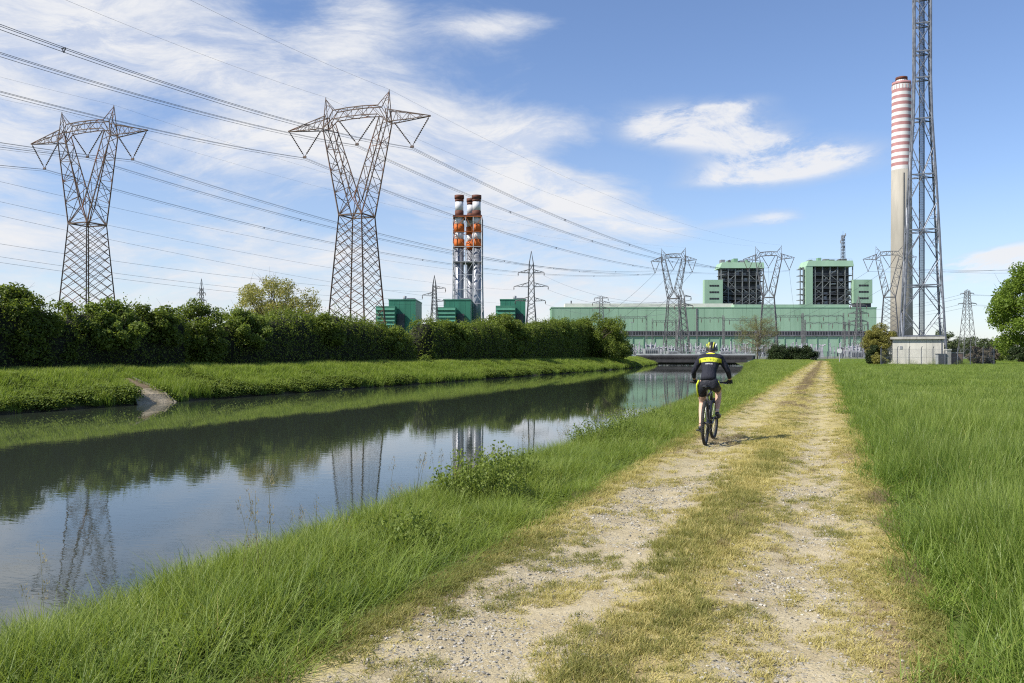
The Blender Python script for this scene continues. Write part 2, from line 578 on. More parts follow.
M['brownleaf'] = leaf_mat('brown_hedge_leaf', (0.085, 0.07, 0.05), (0.125, 0.105, 0.075), (0.165, 0.14, 0.10), 0.6, 0.2, rnd='island')
M['fartree'] = leaf_mat('far_tree_leaf', (0.05, 0.075, 0.03), (0.085, 0.115, 0.045), (0.12, 0.15, 0.06), 0.2, 0.3, rnd='island')
M['weed'] = leaf_mat('broad_weed_leaf', (0.11, 0.155, 0.028), (0.165, 0.22, 0.04), (0.24, 0.295, 0.065), 2.0, 0.42, rnd='island')

# ------------------------------------------------------------------ the ground: terrain, track, canal
rng = np.random.default_rng(11)


def Lw(t):      # left water edge
    return np.interp(t, [-60, 120, 150, 205, 260, 300], [-32, -32, -32.6, -38.5, -48, -52])


def Rw(t):      # right water edge
    return np.interp(t, [-60, 20, 45, 100, 150, 205, 260, 300], [-5.5, -5.5, -5.9, -9.0, -13.0, -17.5, -25, -30])


def ground_z(v, t):
    """height of the terrain at canal-frame points (arrays)"""
    v = np.asarray(v, float); t = np.asarray(t, float)
    L, Rr = Lw(t), Rw(t)
    z = np.zeros(np.broadcast(v, t).shape)
    dl = L - v
    left = np.interp(dl, [-2, 0, 0.3, 3.4, 4.4, 9], [-2.0, -1.0, -0.72, 0.40, 0.5, 0.5])
    dr = v - Rr
    right = np.interp(dr, [-2, 0, 0.25, 1.6, 2.5], [-2.0, -1.0, -0.75, -0.12, 0.0])
    z = np.where(v < (L + Rr) / 2, left, right)
    fill = np.clip((t - 288) / 10, 0, 1)
    z = np.where(v < (L + Rr) / 2, z * (1 - fill) + 0.1 * fill, z * (1 - fill))
    trk = ((v > -2.26) & (v < 0.36) & (t < 190)) * 1.0
    return z - 0.12 * trk


def build_ground():
    ts = np.concatenate([np.linspace(-60, 0, 13), np.linspace(3, 100, 70), np.linspace(104, 260, 60),
                         np.array([270, 290, 330, 400, 500, 700, 1000, 1600, 2600, 4500, 9000])])
    s = []
    for t in ts:
        L, Rr = float(Lw(t)), float(Rw(t))
        row = [-9000, -2500, -900, -300, -120, -70, L - 20, L - 9, L - 7, L - 5.5, L - 4.4, L - 3.9, L - 3.4, L - 2.6, L - 1.8, L - 1.0, L - 0.3, L, L + 2,
               Rr - 2, Rr, Rr + 0.25, Rr + 0.7, Rr + 1.15, Rr + 1.6, Rr + 2.5, -2.36, -2.25, 0.35, 0.46, 6, 20, 60, 150, 400, 900, 2500, 9000]
        s.append(row)
    V = np.array(s); T = np.repeat(ts[:, None], V.shape[1], 1)
    Z = ground_z(V, T)
    Z = Z + np.where((V < Lw(T) - 0.4) & (V > -70), (fbm(V * 0.35, T * 0.35, 5) - 0.5) * 0.25, 0)
    m, nt, out = new_mat('meadow_ground')
    bs = nt.new('ShaderNodeBsdfPrincipled')
    bs.inputs['Roughness'].default_value = 0.9
    bs.inputs['Specular IOR Level'].default_value = 0.1
    tc = nt.new('ShaderNodeTexCoord')
    p = tc.outputs['Object']
    n1 = nt.noise(p, 0.08, 4, 0.6)
    n2 = nt.noise(nt.mapping(p, scl=(1, 0.35, 1)), 1.6, 5, 0.7)
    f = nt.m('ADD', nt.m('MULTIPLY', n1, 0.5), nt.m('MULTIPLY', n2, 0.5))
    col = nt.mix(nt.mapr(f, 0.35, 0.65), (0.055, 0.085, 0.018), (0.105, 0.145, 0.034))
    soil = nt.noise(p, 6.0, 5, 0.65)
    col = nt.mix(nt.mapr(soil, 0.5, 0.72, 0, 0.55), col, (0.075, 0.062, 0.035))
    # mud below the water line
    sp = nt.new('ShaderNodeSeparateXYZ'); nt.l.new(p, sp.inputs[0])
    col = nt.mix(nt.mapr(sp.outputs[2], -0.95, -0.78, 1, 0), col, (0.06, 0.052, 0.035))
    nt.l.new(col, bs.inputs['Base Color'])
    b = nt.new('ShaderNodeBump'); b.inputs['Strength'].default_value = 0.6; b.inputs['Distance'].default_value = 0.12
    nt.l.new(n2, b.inputs['Height']); nt.l.new(b.outputs[0], bs.inputs['Normal'])
    nt.l.new(bs.outputs[0], out.inputs[0])
    o = grid_mesh('ground', V, T, Z, m)
    o.rotation_euler = (0, 0, -TH)
    tag(o, kind='structure')


build_ground()

RL, RR = -1.64, -0.17           # centre lines of the two ruts


def track_z(v, t):
    e = np.minimum(np.clip((v + 2.5) / 0.25, 0, 1), np.clip((0.6 - v) / 0.25, 0, 1))
    z = 0.004 + 0.030 * e
    z = z - 0.040 * np.exp(-((v - RL) / 0.36) ** 2) - 0.034 * np.exp(-((v - RR) / 0.26) ** 2)
    z = z + (fbm(v * 3, t * 1.3, 3) - 0.5) * 0.03 * e + (fbm(v * 14, t * 9, 8, 2) - 0.5) * 0.014 * e
    return z


def build_track():
    vs = np.linspace(-2.5, 0.6, 63)
    ts = [-3.0]
    while ts[-1] < 196:
        ts.append(ts[-1] + max(0.05, 0.012 * max(ts[-1], 0)))
    V, T = np.meshgrid(vs, np.array(ts))
    Z = track_z(V, T)
    m, nt, out = new_mat('gravel_track')
    bs = nt.new('ShaderNodeBsdfPrincipled')
    bs.inputs['Roughness'].default_value = 0.95
    bs.inputs['Specular IOR Level'].default_value = 0.1
    tc = nt.new('ShaderNodeTexCoord'); p = tc.outputs['Object']
    sp = nt.new('ShaderNodeSeparateXYZ'); nt.l.new(p, sp.inputs[0])
    v, t = sp.outputs[0], sp.outputs[1]
    wob = nt.m('MULTIPLY', nt.m('SUBTRACT', nt.noise(nt.mapping(p, scl=(1.6, 0.5, 1)), 1.0, 4, 0.6), 0.5), 0.7)
    vv = nt.m('ADD', v, wob)

    def gauss(c, w):
        q = nt.m('DIVIDE', nt.m('SUBTRACT', vv, c), w)
        return nt.m('EXPONENT', nt.m('MULTIPLY', nt.m('MULTIPLY', q, q), -1.0))
    rut = nt.m('MAXIMUM', gauss(RL, 0.58), gauss(RR, 0.40))
    patch = nt.noise(nt.mapping(p, (3, 1, 0), scl=(0.6, 0.11, 1)), 1.0, 3, 0.5)
    fadet = nt.mapr(t, 7.0, 22.0, 1.0, 0.0)
    fadeo = nt.mapr(t, 20.0, 120.0, 0.0, 0.55)
    keep = nt.m('MAXIMUM', fadet, nt.mapr(patch, 0.50, 0.62, 0.0, 0.9))
    keep = nt.m('MAXIMUM', nt.m('MAXIMUM', keep, fadeo), 0.62)
    speck = nt.noise(p, 11.0, 5, 0.7)
    rm = nt.m('MULTIPLY', rut, keep)
    bare = nt.mapr(nt.m('ADD', rm, nt.m('MULTIPLY', nt.m('SUBTRACT', speck, 0.5), 1.5)), 0.30, 0.62)
    # bare sand with crushed stone
    vor = nt.new('ShaderNodeTexVoronoi'); vor.inputs['Scale'].default_value = 42.0
    nt.l.new(p, vor.inputs['Vector'])
    grain = nt.noise(p, 70, 3, 0.6)
    sand = nt.mix(nt.mapr(nt.noise(p, 3.5, 5, 0.65), 0.35, 0.65), (0.45, 0.385, 0.255), (0.36, 0.30, 0.185))
    hs = nt.new('ShaderNodeSeparateColor'); nt.l.new(vor.outputs['Color'], hs.inputs[0])
    stone = nt.mix(hs.outputs[0], (0.17, 0.16, 0.145), (0.58, 0.56, 0.50))
    isst = nt.m('MULTIPLY', nt.mapr(hs.outputs[1], 0.44, 0.52), nt.mapr(vor.outputs['Distance'], 0.42, 0.34))
    isst = nt.m('MULTIPLY', isst, nt.mapr(nt.noise(p, 1.7, 3, 0.6), 0.42, 0.58))
    sand = nt.mix(isst, sand, stone)
    sand = nt.mix(nt.mapr(grain, 0.35, 0.7, 0, 0.35), sand, (0.17, 0.14, 0.09))
    # thin dry grass and moss
    straw = nt.mix(nt.mapr(nt.noise(p, 2.4, 4, 0.6), 0.35, 0.65), (0.42, 0.35, 0.165), (0.34, 0.285, 0.125))
    brown = nt.mix(nt.mapr(nt.noise(nt.mapping(p, (4, 9, 0), scl=(1, 0.4, 1)), 1.3, 4, 0.6), 0.5, 0.66), straw, (0.235, 0.175, 0.10))
    brown = nt.mix(nt.mapr(speck, 0.5, 0.7, 0, 0.5), brown, (0.20, 0.165, 0.095))
    dry = nt.mix(nt.mapr(nt.noise(p, 5.0, 4, 0.7), 0.35, 0.65), (0.47, 0.40, 0.205), (0.39, 0.33, 0.155))
    sand = nt.mix(nt.m('MULTIPLY', nt.mapr(t, 6.0, 22.0, 0.0, 0.8), nt.mapr(patch, 0.62, 0.45)), sand, dry)
    mid_far = nt.m('MULTIPLY', gauss(-0.92, 0.34), nt.mapr(t, 22.0, 60.0, 0.0, 0.75))
    brown = nt.mix(mid_far, brown, (0.16, 0.125, 0.06))
    col = nt.mix(bare, brown, sand)
    nt.l.new(col, bs.inputs['Base Color'])
    b = nt.new('ShaderNodeBump'); b.inputs['Strength'].default_value = 0.9; b.inputs['Distance'].default_value = 0.02
    hh = nt.m('ADD', nt.m('MULTIPLY', isst, 0.6), nt.m('ADD', speck, nt.m('MULTIPLY', grain, 0.4)))
    nt.l.new(hh, b.inputs['Height']); nt.l.new(b.outputs[0], bs.inputs['Normal'])
    nt.l.new(bs.outputs[0], out.inputs[0])
    o = grid_mesh('dirt_track', V, T, Z, m)
    o.rotation_euler = (0, 0, -TH)
    tag(o, kind='structure')


build_track()


def build_water():
    m, nt, out = new_mat('canal_water')
    bs = nt.new('ShaderNodeBsdfPrincipled')
    bs.inputs['Base Color'].default_value = (0.032, 0.040, 0.029, 1)
    bs.inputs['Roughness'].default_value = 0.015
    bs.inputs['IOR'].default_value = 1.5
    bs.inputs['Specular IOR Level'].default_value = 0.5
    tc = nt.new('ShaderNodeTexCoord'); p = tc.outputs['Object']
    a = nt.noise(nt.mapping(p, rot=(0, 0, R(25)), scl=(1.0, 2.2, 1)), 2.6, 3, 0.55)
    c = nt.noise(nt.mapping(p, rot=(0, 0, R(-10)), scl=(1.0, 1.6, 1)), 9.0, 2, 0.5)
    big = nt.noise(nt.mapping(p, scl=(1, 0.4, 1)), 0.09, 3, 0.5)
    amp = nt.mapr(big, 0.42, 0.64, 0.45, 1.6)
    b = nt.new('ShaderNodeBump'); b.inputs['Strength'].default_value = 1.0; b.inputs['Distance'].default_value = 0.0008
    h = nt.m('MULTIPLY', nt.m('ADD', a, nt.m('MULTIPLY', c, 0.22)), amp)
    nt.l.new(h, b.inputs['Height']); nt.l.new(b.outputs[0], bs.inputs['Normal'])
    nt.l.new(bs.outputs[0], out.inputs[0])
    mb = MB().add([(-60, -55, -1.0), (-3.4, -55, -1.0), (-3.4, 286, -1.0), (-70, 286, -1.0)], [(0, 1, 2, 3)])
    o = mb.build('canal_water', m)
    o.rotation_euler = (0, 0, -TH)
    tag(o, kind='structure')


build_water()

# ------------------------------------------------------------------ grass: tufts as hidden sources, spread with geometry nodes


def tuft(seed, n, h, spread, w, bend=0.5, segs=3, hvar=0.35, lean=0.25):
    r = np.random.default_rng(seed)
    vs, fs, hs = [], [], []
    for _ in range(n):
        a = r.uniform(0, 2 * math.pi); d = spread * math.sqrt(r.uniform())
        bx, by = d * math.cos(a), d * math.sin(a)
        hh = h * (1 - hvar + 2 * hvar * r.uniform())
        da = r.uniform(0, 2 * math.pi)
        ln = r.uniform(0, lean) * hh; bd = r.uniform(0.15, 1) * bend * hh
        fa = da + math.pi / 2 + r.uniform(-0.5, 0.5)
        wx, wy = math.cos(fa), math.sin(fa)
        ww = w * r.uniform(0.6, 1.3)
        base = len(vs)
        for k in range(segs + 1):
            q = k / segs
            off = ln * q + bd * q * q
            z = hh * (q - 0.28 * (bd / hh) * q * q)
            x, y = bx + math.cos(da) * off, by + math.sin(da) * off
            half = ww * 0.5 * (1 - q ** 1.7)
            if k < segs:
                vs += [(x - wx * half, y - wy * half, z), (x + wx * half, y + wy * half, z)]; hs += [q, q]
            else:
                vs.append((x, y, z)); hs.append(q)
        for k in range(segs - 1):
            i = base + 2 * k
            fs.append((i, i + 1, i + 3, i + 2))
        i = base + 2 * (segs - 1)
        fs.append((i, i + 1, i + 2))
    return vs, fs, hs


def source(name, vs, fs, hs, mat):
    me = bpy.data.meshes.new(name)
    me.from_pydata(vs, [], fs)
    a = me.attributes.new('h', 'FLOAT', 'POINT')
    a.data.foreach_set('value', np.array(hs, dtype=np.float32))
    me.materials.append(mat)
    me.update()
    return bpy.data.objects.new(name, me)      # not linked: only a source for instancing


def stalk(seed, h, mat, head=0.16):
    """seed-head stem: thin stalk with a loose panicle of small spikelets"""
    r = np.random.default_rng(seed)
    vs, fs, hs = [], [], []
    for s in range(3):
        hh = h * r.uniform(0.7, 1.1); da = r.uniform(0, 6.28); bd = r.uniform(0.05, 0.25) * hh
        bx, by = r.uniform(-0.06, 0.06, 2)
        P = lambda q: np.array([bx + math.cos(da) * bd * q * q, by + math.sin(da) * bd * q * q, hh * q])
        w = 0.0018
        for ax in ((1, 0), (0, 1)):
            b = len(vs)
            for k in range(5):
                p = P(k / 4); ww = w * (1 - 0.5 * k / 4)
                vs += [tuple(p - np.array([ax[0] * ww, ax[1] * ww, 0])), tuple(p + np.array([ax[0] * ww, ax[1] * ww, 0]))]
                hs += [0.3 * k / 4] * 2
            for k in range(4):
                i = b + 2 * k
                fs.append((i, i + 1, i + 3, i + 2))
        for _ in range(22):
            q = 1 - head / h * r.uniform(0, 1) ** 0.8
            p = P(q); a = r.uniform(0, 6.28); d = 0.035 * (1 - q + 0.12) / (head / h + 0.12)
            c = p + np.array([math.cos(a) * d, math.sin(a) * d, r.uniform(0, 0.03)])
            u = np.array([math.cos(a + 1.3), math.sin(a + 1.3), 0]) * 0.0035
            b = len(vs)
            vs += [tuple(c - u), tuple(c + u), tuple(c + np.array([math.cos(a) * 0.006, math.sin(a) * 0.006, 0.018]))]
            hs += [1, 1, 1]
            fs.append((b, b + 1, b + 2))
    return source('seed_stalk', vs, fs, hs, mat)


def scatter(name, P, rz, scl, kind, sources, kind_tag='stuff', tilt=None):
    n = len(P)
    me = bpy.data.meshes.new(name)
    me.vertices.add(n)
    me.vertices.foreach_set('co', np.ascontiguousarray(P, dtype=np.float32).ravel())
    rot = np.zeros((n, 3), dtype=np.float32)
    if tilt is not None: rot[:, :2] = tilt
    rot[:, 2] = rz
    if np.ndim(scl) == 1: scl = np.repeat(np.asarray(scl)[:, None], 3, 1)
    a = me.attributes.new('rot', 'FLOAT_VECTOR', 'POINT'); a.data.foreach_set('vector', rot.ravel())
    a = me.attributes.new('scl', 'FLOAT_VECTOR', 'POINT'); a.data.foreach_set('vector', np.ascontiguousarray(scl, dtype=np.float32).ravel())
    a = me.attributes.new('kind_id', 'INT', 'POINT'); a.data.foreach_set('value', np.asarray(kind, dtype=np.int32))
    o = bpy.data.objects.new(name, me)
    COL.objects.link(o)
    ng = bpy.data.node_groups.new(name + '_nodes', 'GeometryNodeTree')
    ng.interface.new_socket('Geometry', in_out='INPUT', socket_type='NodeSocketGeometry')
    ng.interface.new_socket('Geometry', in_out='OUTPUT', socket_type='NodeSocketGeometry')
    N, Lk = ng.nodes, ng.links
    gi, go = N.new('NodeGroupInput'), N.new('NodeGroupOutput')
    m2p = N.new('GeometryNodeMeshToPoints')
    Lk.new(gi.outputs[0], m2p.inputs[0])
    ip = N.new('GeometryNodeInstanceOnPoints')
    jn = N.new('GeometryNodeJoinGeometry')
    for s in reversed(sources):
        ob = N.new('GeometryNodeObjectInfo'); ob.inputs[0].default_value = s; ob.inputs[1].default_value = True
        Lk.new(ob.outputs['Geometry'], jn.inputs[0])

    def attr(nm, ty):
        q = N.new('GeometryNodeInputNamedAttribute'); q.data_type = ty; q.inputs[0].default_value = nm
        return q.outputs[0]
    Lk.new(m2p.outputs[0], ip.inputs['Points'])
    Lk.new(jn.outputs[0], ip.inputs['Instance'])
    ip.inputs['Pick Instance'].default_value = True
    Lk.new(attr('kind_id', 'INT'), ip.inputs['Instance Index'])
    e2r = N.new('FunctionNodeEulerToRotation')
    Lk.new(attr('rot', 'FLOAT_VECTOR'), e2r.inputs[0])
    Lk.new(e2r.outputs[0], ip.inputs['Rotation'])
    Lk.new(attr('scl', 'FLOAT_VECTOR'), ip.inputs['Scale'])
    Lk.new(ip.outputs[0], go.inputs[0])
    md = o.modifiers.new('spread', 'NODES'); md.node_group = ng
    return tag(o, kind=kind_tag)


def strew(bands, v0, v1, margin=160, dens_fn=None):
    """bands: list of (t0, t1, per_m2, scale). v0, v1: numbers or functions of t. Returns v, t, scale arrays inside the view wedge"""
    out_v, out_t, out_s = [], [], []
    for t0, t1, d, s in bands:
        tm = np.linspace(t0, t1, 9)
        a = v0(tm) if callable(v0) else np.full(9, float(v0))
        b = v1(tm) if callable(v1) else np.full(9, float(v1))
        lo, hi = a.min(), b.max()
        n = int((hi - lo) * (t1 - t0) * d)
        v = rng.uniform(lo, hi, n); t = rng.uniform(t0, t1, n)
        aa = v0(t) if callable(v0) else v0
        bb = v1(t) if callable(v1) else v1
        k = (v >= aa) & (v <= bb)
        v, t = v[k], t[k]
        W = loc_np(v, t, np.zeros(len(v)))
        Z = np.maximum(W[:, 1], 0.5)
        px = 512 + F * W[:, 0] / Z
        mg = margin + 1500 / Z
        k = (W[:, 1] > 1.6) & (px > -mg) & (px < 1024 + mg)
        v, t = v[k], t[k]
        if dens_fn is not None:
            k = rng.uniform(size=len(v)) < dens_fn(v, t)
            v, t = v[k], t[k]
        out_v.append(v); out_t.append(t); out_s.append(np.full(len(v), s))
    return np.concatenate(out_v), np.concatenate(out_t), np.concatenate(out_s)


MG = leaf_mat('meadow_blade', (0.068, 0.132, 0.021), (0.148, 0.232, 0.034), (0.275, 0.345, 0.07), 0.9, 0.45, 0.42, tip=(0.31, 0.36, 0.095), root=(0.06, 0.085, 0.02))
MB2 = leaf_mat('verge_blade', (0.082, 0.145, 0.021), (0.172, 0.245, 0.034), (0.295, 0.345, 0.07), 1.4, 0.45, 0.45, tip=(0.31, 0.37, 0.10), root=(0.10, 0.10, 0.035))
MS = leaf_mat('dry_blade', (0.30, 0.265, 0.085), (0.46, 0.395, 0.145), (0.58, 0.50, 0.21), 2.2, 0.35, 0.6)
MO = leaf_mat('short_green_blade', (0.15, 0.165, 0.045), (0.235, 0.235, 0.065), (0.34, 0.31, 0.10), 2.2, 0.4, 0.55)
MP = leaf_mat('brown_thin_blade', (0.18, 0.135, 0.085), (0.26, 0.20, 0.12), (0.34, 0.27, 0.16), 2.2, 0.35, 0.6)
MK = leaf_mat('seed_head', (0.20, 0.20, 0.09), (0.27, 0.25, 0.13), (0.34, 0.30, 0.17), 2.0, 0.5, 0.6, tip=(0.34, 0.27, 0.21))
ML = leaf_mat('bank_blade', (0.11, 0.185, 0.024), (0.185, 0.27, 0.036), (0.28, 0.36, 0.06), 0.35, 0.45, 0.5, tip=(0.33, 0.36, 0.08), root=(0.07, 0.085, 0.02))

def leafy(seed, n, h, spread, leaf):
    """low broad-leaved weed"""
    r = np.random.default_rng(seed)
    vs, fs, hs = [], [], []
    for _ in range(n):
        a = r.uniform(0, 6.28); d = spread * math.sqrt(r.uniform()); z = h * r.uniform(0.25, 1.0) * (1 - 0.5 * d / spread)
        c = np.array([d * math.cos(a), d * math.sin(a), z])
        da = a + r.uniform(-0.9, 0.9); u = np.array([math.cos(da), math.sin(da), r.uniform(-0.35, 0.6)]); w = np.array([-math.sin(da), math.cos(da), r.uniform(-0.3, 0.3)])
        L = leaf * r.uniform(0.6, 1.3); b = len(vs)
        vs += [tuple(c - u * L * 0.5), tuple(c + w * L * 0.28), tuple(c + u * L * 0.5 - np.array([0, 0, L * 0.15])), tuple(c - w * L * 0.28)]
        fs.append((b, b + 1, b + 2, b + 3)); hs += [0.6] * 4
    return vs, fs, hs


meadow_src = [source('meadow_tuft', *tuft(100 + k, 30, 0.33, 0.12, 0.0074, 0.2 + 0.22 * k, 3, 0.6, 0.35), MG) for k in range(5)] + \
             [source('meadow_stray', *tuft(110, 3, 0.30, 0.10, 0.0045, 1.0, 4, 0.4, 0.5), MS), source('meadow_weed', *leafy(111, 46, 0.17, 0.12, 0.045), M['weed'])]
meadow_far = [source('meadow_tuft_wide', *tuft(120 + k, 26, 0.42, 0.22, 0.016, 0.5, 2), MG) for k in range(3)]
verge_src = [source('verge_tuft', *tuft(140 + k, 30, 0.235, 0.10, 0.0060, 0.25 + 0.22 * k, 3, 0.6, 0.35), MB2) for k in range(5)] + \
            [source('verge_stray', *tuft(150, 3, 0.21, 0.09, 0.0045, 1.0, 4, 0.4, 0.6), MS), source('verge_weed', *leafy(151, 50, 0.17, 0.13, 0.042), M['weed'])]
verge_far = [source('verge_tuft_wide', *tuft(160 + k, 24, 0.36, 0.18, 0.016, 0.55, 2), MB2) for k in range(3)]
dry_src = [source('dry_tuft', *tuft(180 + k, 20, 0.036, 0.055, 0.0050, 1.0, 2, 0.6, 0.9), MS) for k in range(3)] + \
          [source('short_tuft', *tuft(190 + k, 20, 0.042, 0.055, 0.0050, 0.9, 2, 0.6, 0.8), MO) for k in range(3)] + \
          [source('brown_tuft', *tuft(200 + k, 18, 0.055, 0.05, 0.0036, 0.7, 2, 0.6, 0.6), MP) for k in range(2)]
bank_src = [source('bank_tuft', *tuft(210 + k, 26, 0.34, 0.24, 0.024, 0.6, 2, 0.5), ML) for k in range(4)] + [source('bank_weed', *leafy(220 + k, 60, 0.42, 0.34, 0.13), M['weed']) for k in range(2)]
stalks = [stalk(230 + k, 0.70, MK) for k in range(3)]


def pick(v, t, stray, weed):
    n = len(v)
    k = rng.integers(0, 5, n)
    u = rng.uniform(size=n)
    k = np.where(u < stray, 5, k)
    w = fbm(v * 1.3 + 5, t * 1.0, 303) + rng.uniform(-0.26, 0.26, n)
    return np.where(w > 0.62 + (0.3 - weed), 6, k)


def fin(name, v, t, s, z, hs, kinds, sources, wide=None, lay=0.0):
    P = loc_np(v, t, z)
    n = len(v)
    sc = np.stack([s * (wide if wide is not None else 1), s * (wide if wide is not None else 1), hs], 1)
    return scatter(name, P, rng.uniform(0, 6.28, n), sc, kinds, sources, tilt=rng.uniform(-0.16, 0.16, (n, 2)) + lay * 2 * np.stack([fbm(v * 2.6, t * 2.1, 401) - 0.5, fbm(v * 2.6, t * 2.1, 402) - 0.5], 1))


def build_grass():
    edge = lambda t: 0.40 + 0.42 * (fbm(t * 0.8, t * 0 + 2.5, 4) - 0.5)
    # --- meadow right of the track
    def md(v, t):
        e = np.clip((v - 0.42) / 0.5, 0.25, 1)
        return e * np.clip(0.55 + 0.9 * (fbm(v * 0.8, t * 0.6, 21) - 0.3), 0.3, 1)
    v, t, s = strew([(1.5, 8, 190, 1.0), (8, 13, 140, 1.0), (13, 22, 85, 1.1)], edge, 24, dens_fn=md)
    hh = s * (0.35 + 0.75 * np.clip((v - 0.40) / 0.9, 0, 1)) * (0.35 + 1.3 * fbm(v * 0.9, t * 0.6, 9))
    fin('meadow_grass', v, t, s, ground_z(v, t) - 0.01, hh, pick(v, t, 0.10, 0.22), meadow_src, lay=0.38)
    v, t, s = strew([(22, 36, 34, 1.05), (36, 60, 17, 1.25), (60, 92, 9, 1.5), (92, 118, 7, 1.7)], edge, 78, dens_fn=md)
    hh = (0.30 + 0.45 * np.clip((v - 0.40) / 0.9, 0, 1)) * (0.35 + 1.3 * fbm(v * 0.5, t * 0.3, 9)) * np.where(t > 92, 0.8, 1)
    fin('meadow_grass', v, t, s, ground_z(v, t) - 0.01, hh, rng.integers(0, 3, len(v)), meadow_far, lay=0.4)
    v, t, s = strew([(118, 170, 2.2, 2.6), (170, 260, 0.8, 3.6)], 0.6, 130)
    fin('meadow_grass', v, t, s, ground_z(v, t) - 0.01, np.full(len(v), 0.45), rng.integers(0, 3, len(v)), meadow_far)
    # --- verge between track and canal
    lo = lambda t: Rw(t) + 0.05
    vd = lambda v, t: np.clip(0.5 + 1.1 * (fbm(v * 1.1, t * 0.8, 33) - 0.25), 0.3, 1) * np.clip((-2.12 - v) / 0.35, 0.15, 1)
    v, t, s = strew([(1.5, 8, 230, 1.0), (8, 13, 160, 1.0), (13, 22, 95, 1.1)], lo, -2.12, dens_fn=vd)
    grow = np.clip((-2.15 - v) / 1.1, 0, 1)
    hh = (0.30 + 0.72 * grow) * (0.45 + 1.1 * fbm(v * 1.6, t * 1.3, 12))
    fin('verge_grass', v, t, s, ground_z(v, t) - 0.01, hh, pick(v, t, 0.09, 0.24), verge_src, lay=0.3)
    v, t, s = strew([(22, 36, 36, 1.05), (36, 60, 18, 1.25), (60, 95, 10, 1.5), (95, 150, 5, 1.9), (150, 200, 3, 2.4)], lo, -2.2, dens_fn=vd)
    grow = np.clip((-2.2 - v) / 1.1, 0, 1)
    hh = (0.25 + 0.55 * grow) * (0.55 + 0.9 * fbm(v * 0.6, t * 0.4, 12))
    fin('verge_grass', v, t, s, ground_z(v, t) - 0.01, hh, rng.integers(0, 3, len(v)), verge_far)
    # seed heads along the water edge and a few in the meadow
    v, t, s = strew([(3, 14, 3.2, 1.0), (14, 26, 1.0, 1.0), (26, 45, 0.3, 1.0)], lambda t: Rw(t) + 0.5, -3.1, dens_fn=lambda v, t: np.clip((fbm(v * 0.9, t * 0.9, 71) - 0.35) * 4, 0.05, 1))
    fin('seed_stalks', v, t, s, ground_z(v, t), 0.75 + 0.4 * rng.uniform(size=len(v)), rng.integers(0, 3, len(v)), stalks)
    # --- short dry grass on the track
    def dd(v, t):
        rl = np.exp(-((v - RL) / 0.50) ** 4); rr = np.exp(-((v - RR) / 0.32) ** 4)
        rut = np.maximum(rl, rr)
        cl = fbm(v * 2.6, t * 1.3, 41)
        keep = np.clip((t - 10) / 20, 0, 1)
        d = 1 - rut * (0.99 - 0.22 * keep)
        far = np.clip((t - 10) / 14, 0, 1)
        crown = np.exp(-((v + 0.90) / 0.36) ** 4); le = np.clip((-2.05 - v) / 0.15, 0, 1); re = np.clip((v - 0.25) / 0.2, 0, 1)
        d = d * np.maximum(np.maximum(crown, le), np.maximum(0.85 * re, 0.42 + 0.25 * far))
        d = d * np.maximum(np.clip((cl - 0.25) * 3.2, 0.35 * (1 - rut), 1), 0.6 * far * (1 - 0.7 * rut)) + 0.5 * np.clip((fbm(v * 5.5, t * 3.2, 43) - 0.50) * 7, 0, 1)
        return np.clip(d, 0, 1)
    v, t, s = strew([(1.5, 7, 1100, 0.9), (7, 11, 750, 1.0), (11, 18, 380, 1.2), (18, 30, 150, 1.6), (30, 50, 50, 2.5), (50, 90, 16, 3.6), (90, 196, 4, 5.0)], -2.45, 0.62, dens_fn=dd)
    q = fbm(v * 1.5 + 9, t * 0.8, 51) + rng.uniform(-0.16, 0.16, len(v))
    edge_g = np.exp(-((v + 0.85) / 0.35) ** 2) * np.clip((12 - t) / 8, 0, 1)
    kind = np.where(q + 0.14 * edge_g - 0.12 * np.clip((t - 9) / 8, 0, 1) > 0.52, rng.integers(3, 6, len(v)), rng.integers(0, 3, len(v)))
    br = fbm(v * 2 + 3, t * 0.7, 61) + rng.uniform(-0.1, 0.1, len(v))
    cr_far = np.exp(-((v + 0.95) / 0.34) ** 4) * np.clip((t - 20) / 15, 0, 1)
    kind = np.where(((br > 0.76) & (v < 0)) | (br + 0.45 * cr_far > 0.82), rng.integers(6, 8, len(v)), kind)
    hh = s * (0.6 + 0.7 * fbm(v * 2, t * 2, 15)) * np.where(t > 18, 0.55, 1)
    strip = np.exp(-((v + 0.95) / 0.32) ** 4)
    hh = hh * 0.72 * (1 + 0.7 * strip * np.clip((22 - t) / 10, 0.2, 1))
    hh = hh * (1 + 0.7 * np.clip((-2.0 - v) / 0.3, 0, 1) + 0.7 * np.clip((v - 0.3) / 0.25, 0, 1))
    fin('track_grass', v, t, s, track_z(v, t) - 0.004, hh, kind, dry_src)
    # --- far bank
    bl = lambda t: Lw(t) - 6.6
    bh = lambda t: Lw(t) + 0.06
    def off_chute(v, t):
        a = np.interp(v, [-34.6, -33.4, -31.7], [34.7, 34.2, 33.0]) - 0.12; b = np.interp(v, [-34.6, -33.4, -31.7], [35.6, 35.7, 35.6]) + 0.12
        return np.where((v > -34.75) & (t > a + 0.25) & (t < b - 0.25), 0.0, 1.0)
    v, t, s = strew([(10, 45, 26, 1.0), (45, 80, 18, 1.15), (80, 130, 10, 1.4), (130, 205, 6, 1.8)], bl, bh, dens_fn=off_chute)
    hh = (0.55 + 1.0 * fbm(v * 0.6, t * 0.5, 77)) * np.where(v > Lw(t) - 1.1, 1.0 + 0.9 * fbm(v * 0.3, t * 0.45, 78), 1.0)
    wk = fbm(v * 0.5 + 3, t * 0.35, 79) + 0.22 * np.clip((v - Lw(t) + 2.0) / 2.0, 0, 1) + rng.uniform(-0.1, 0.1, len(v))
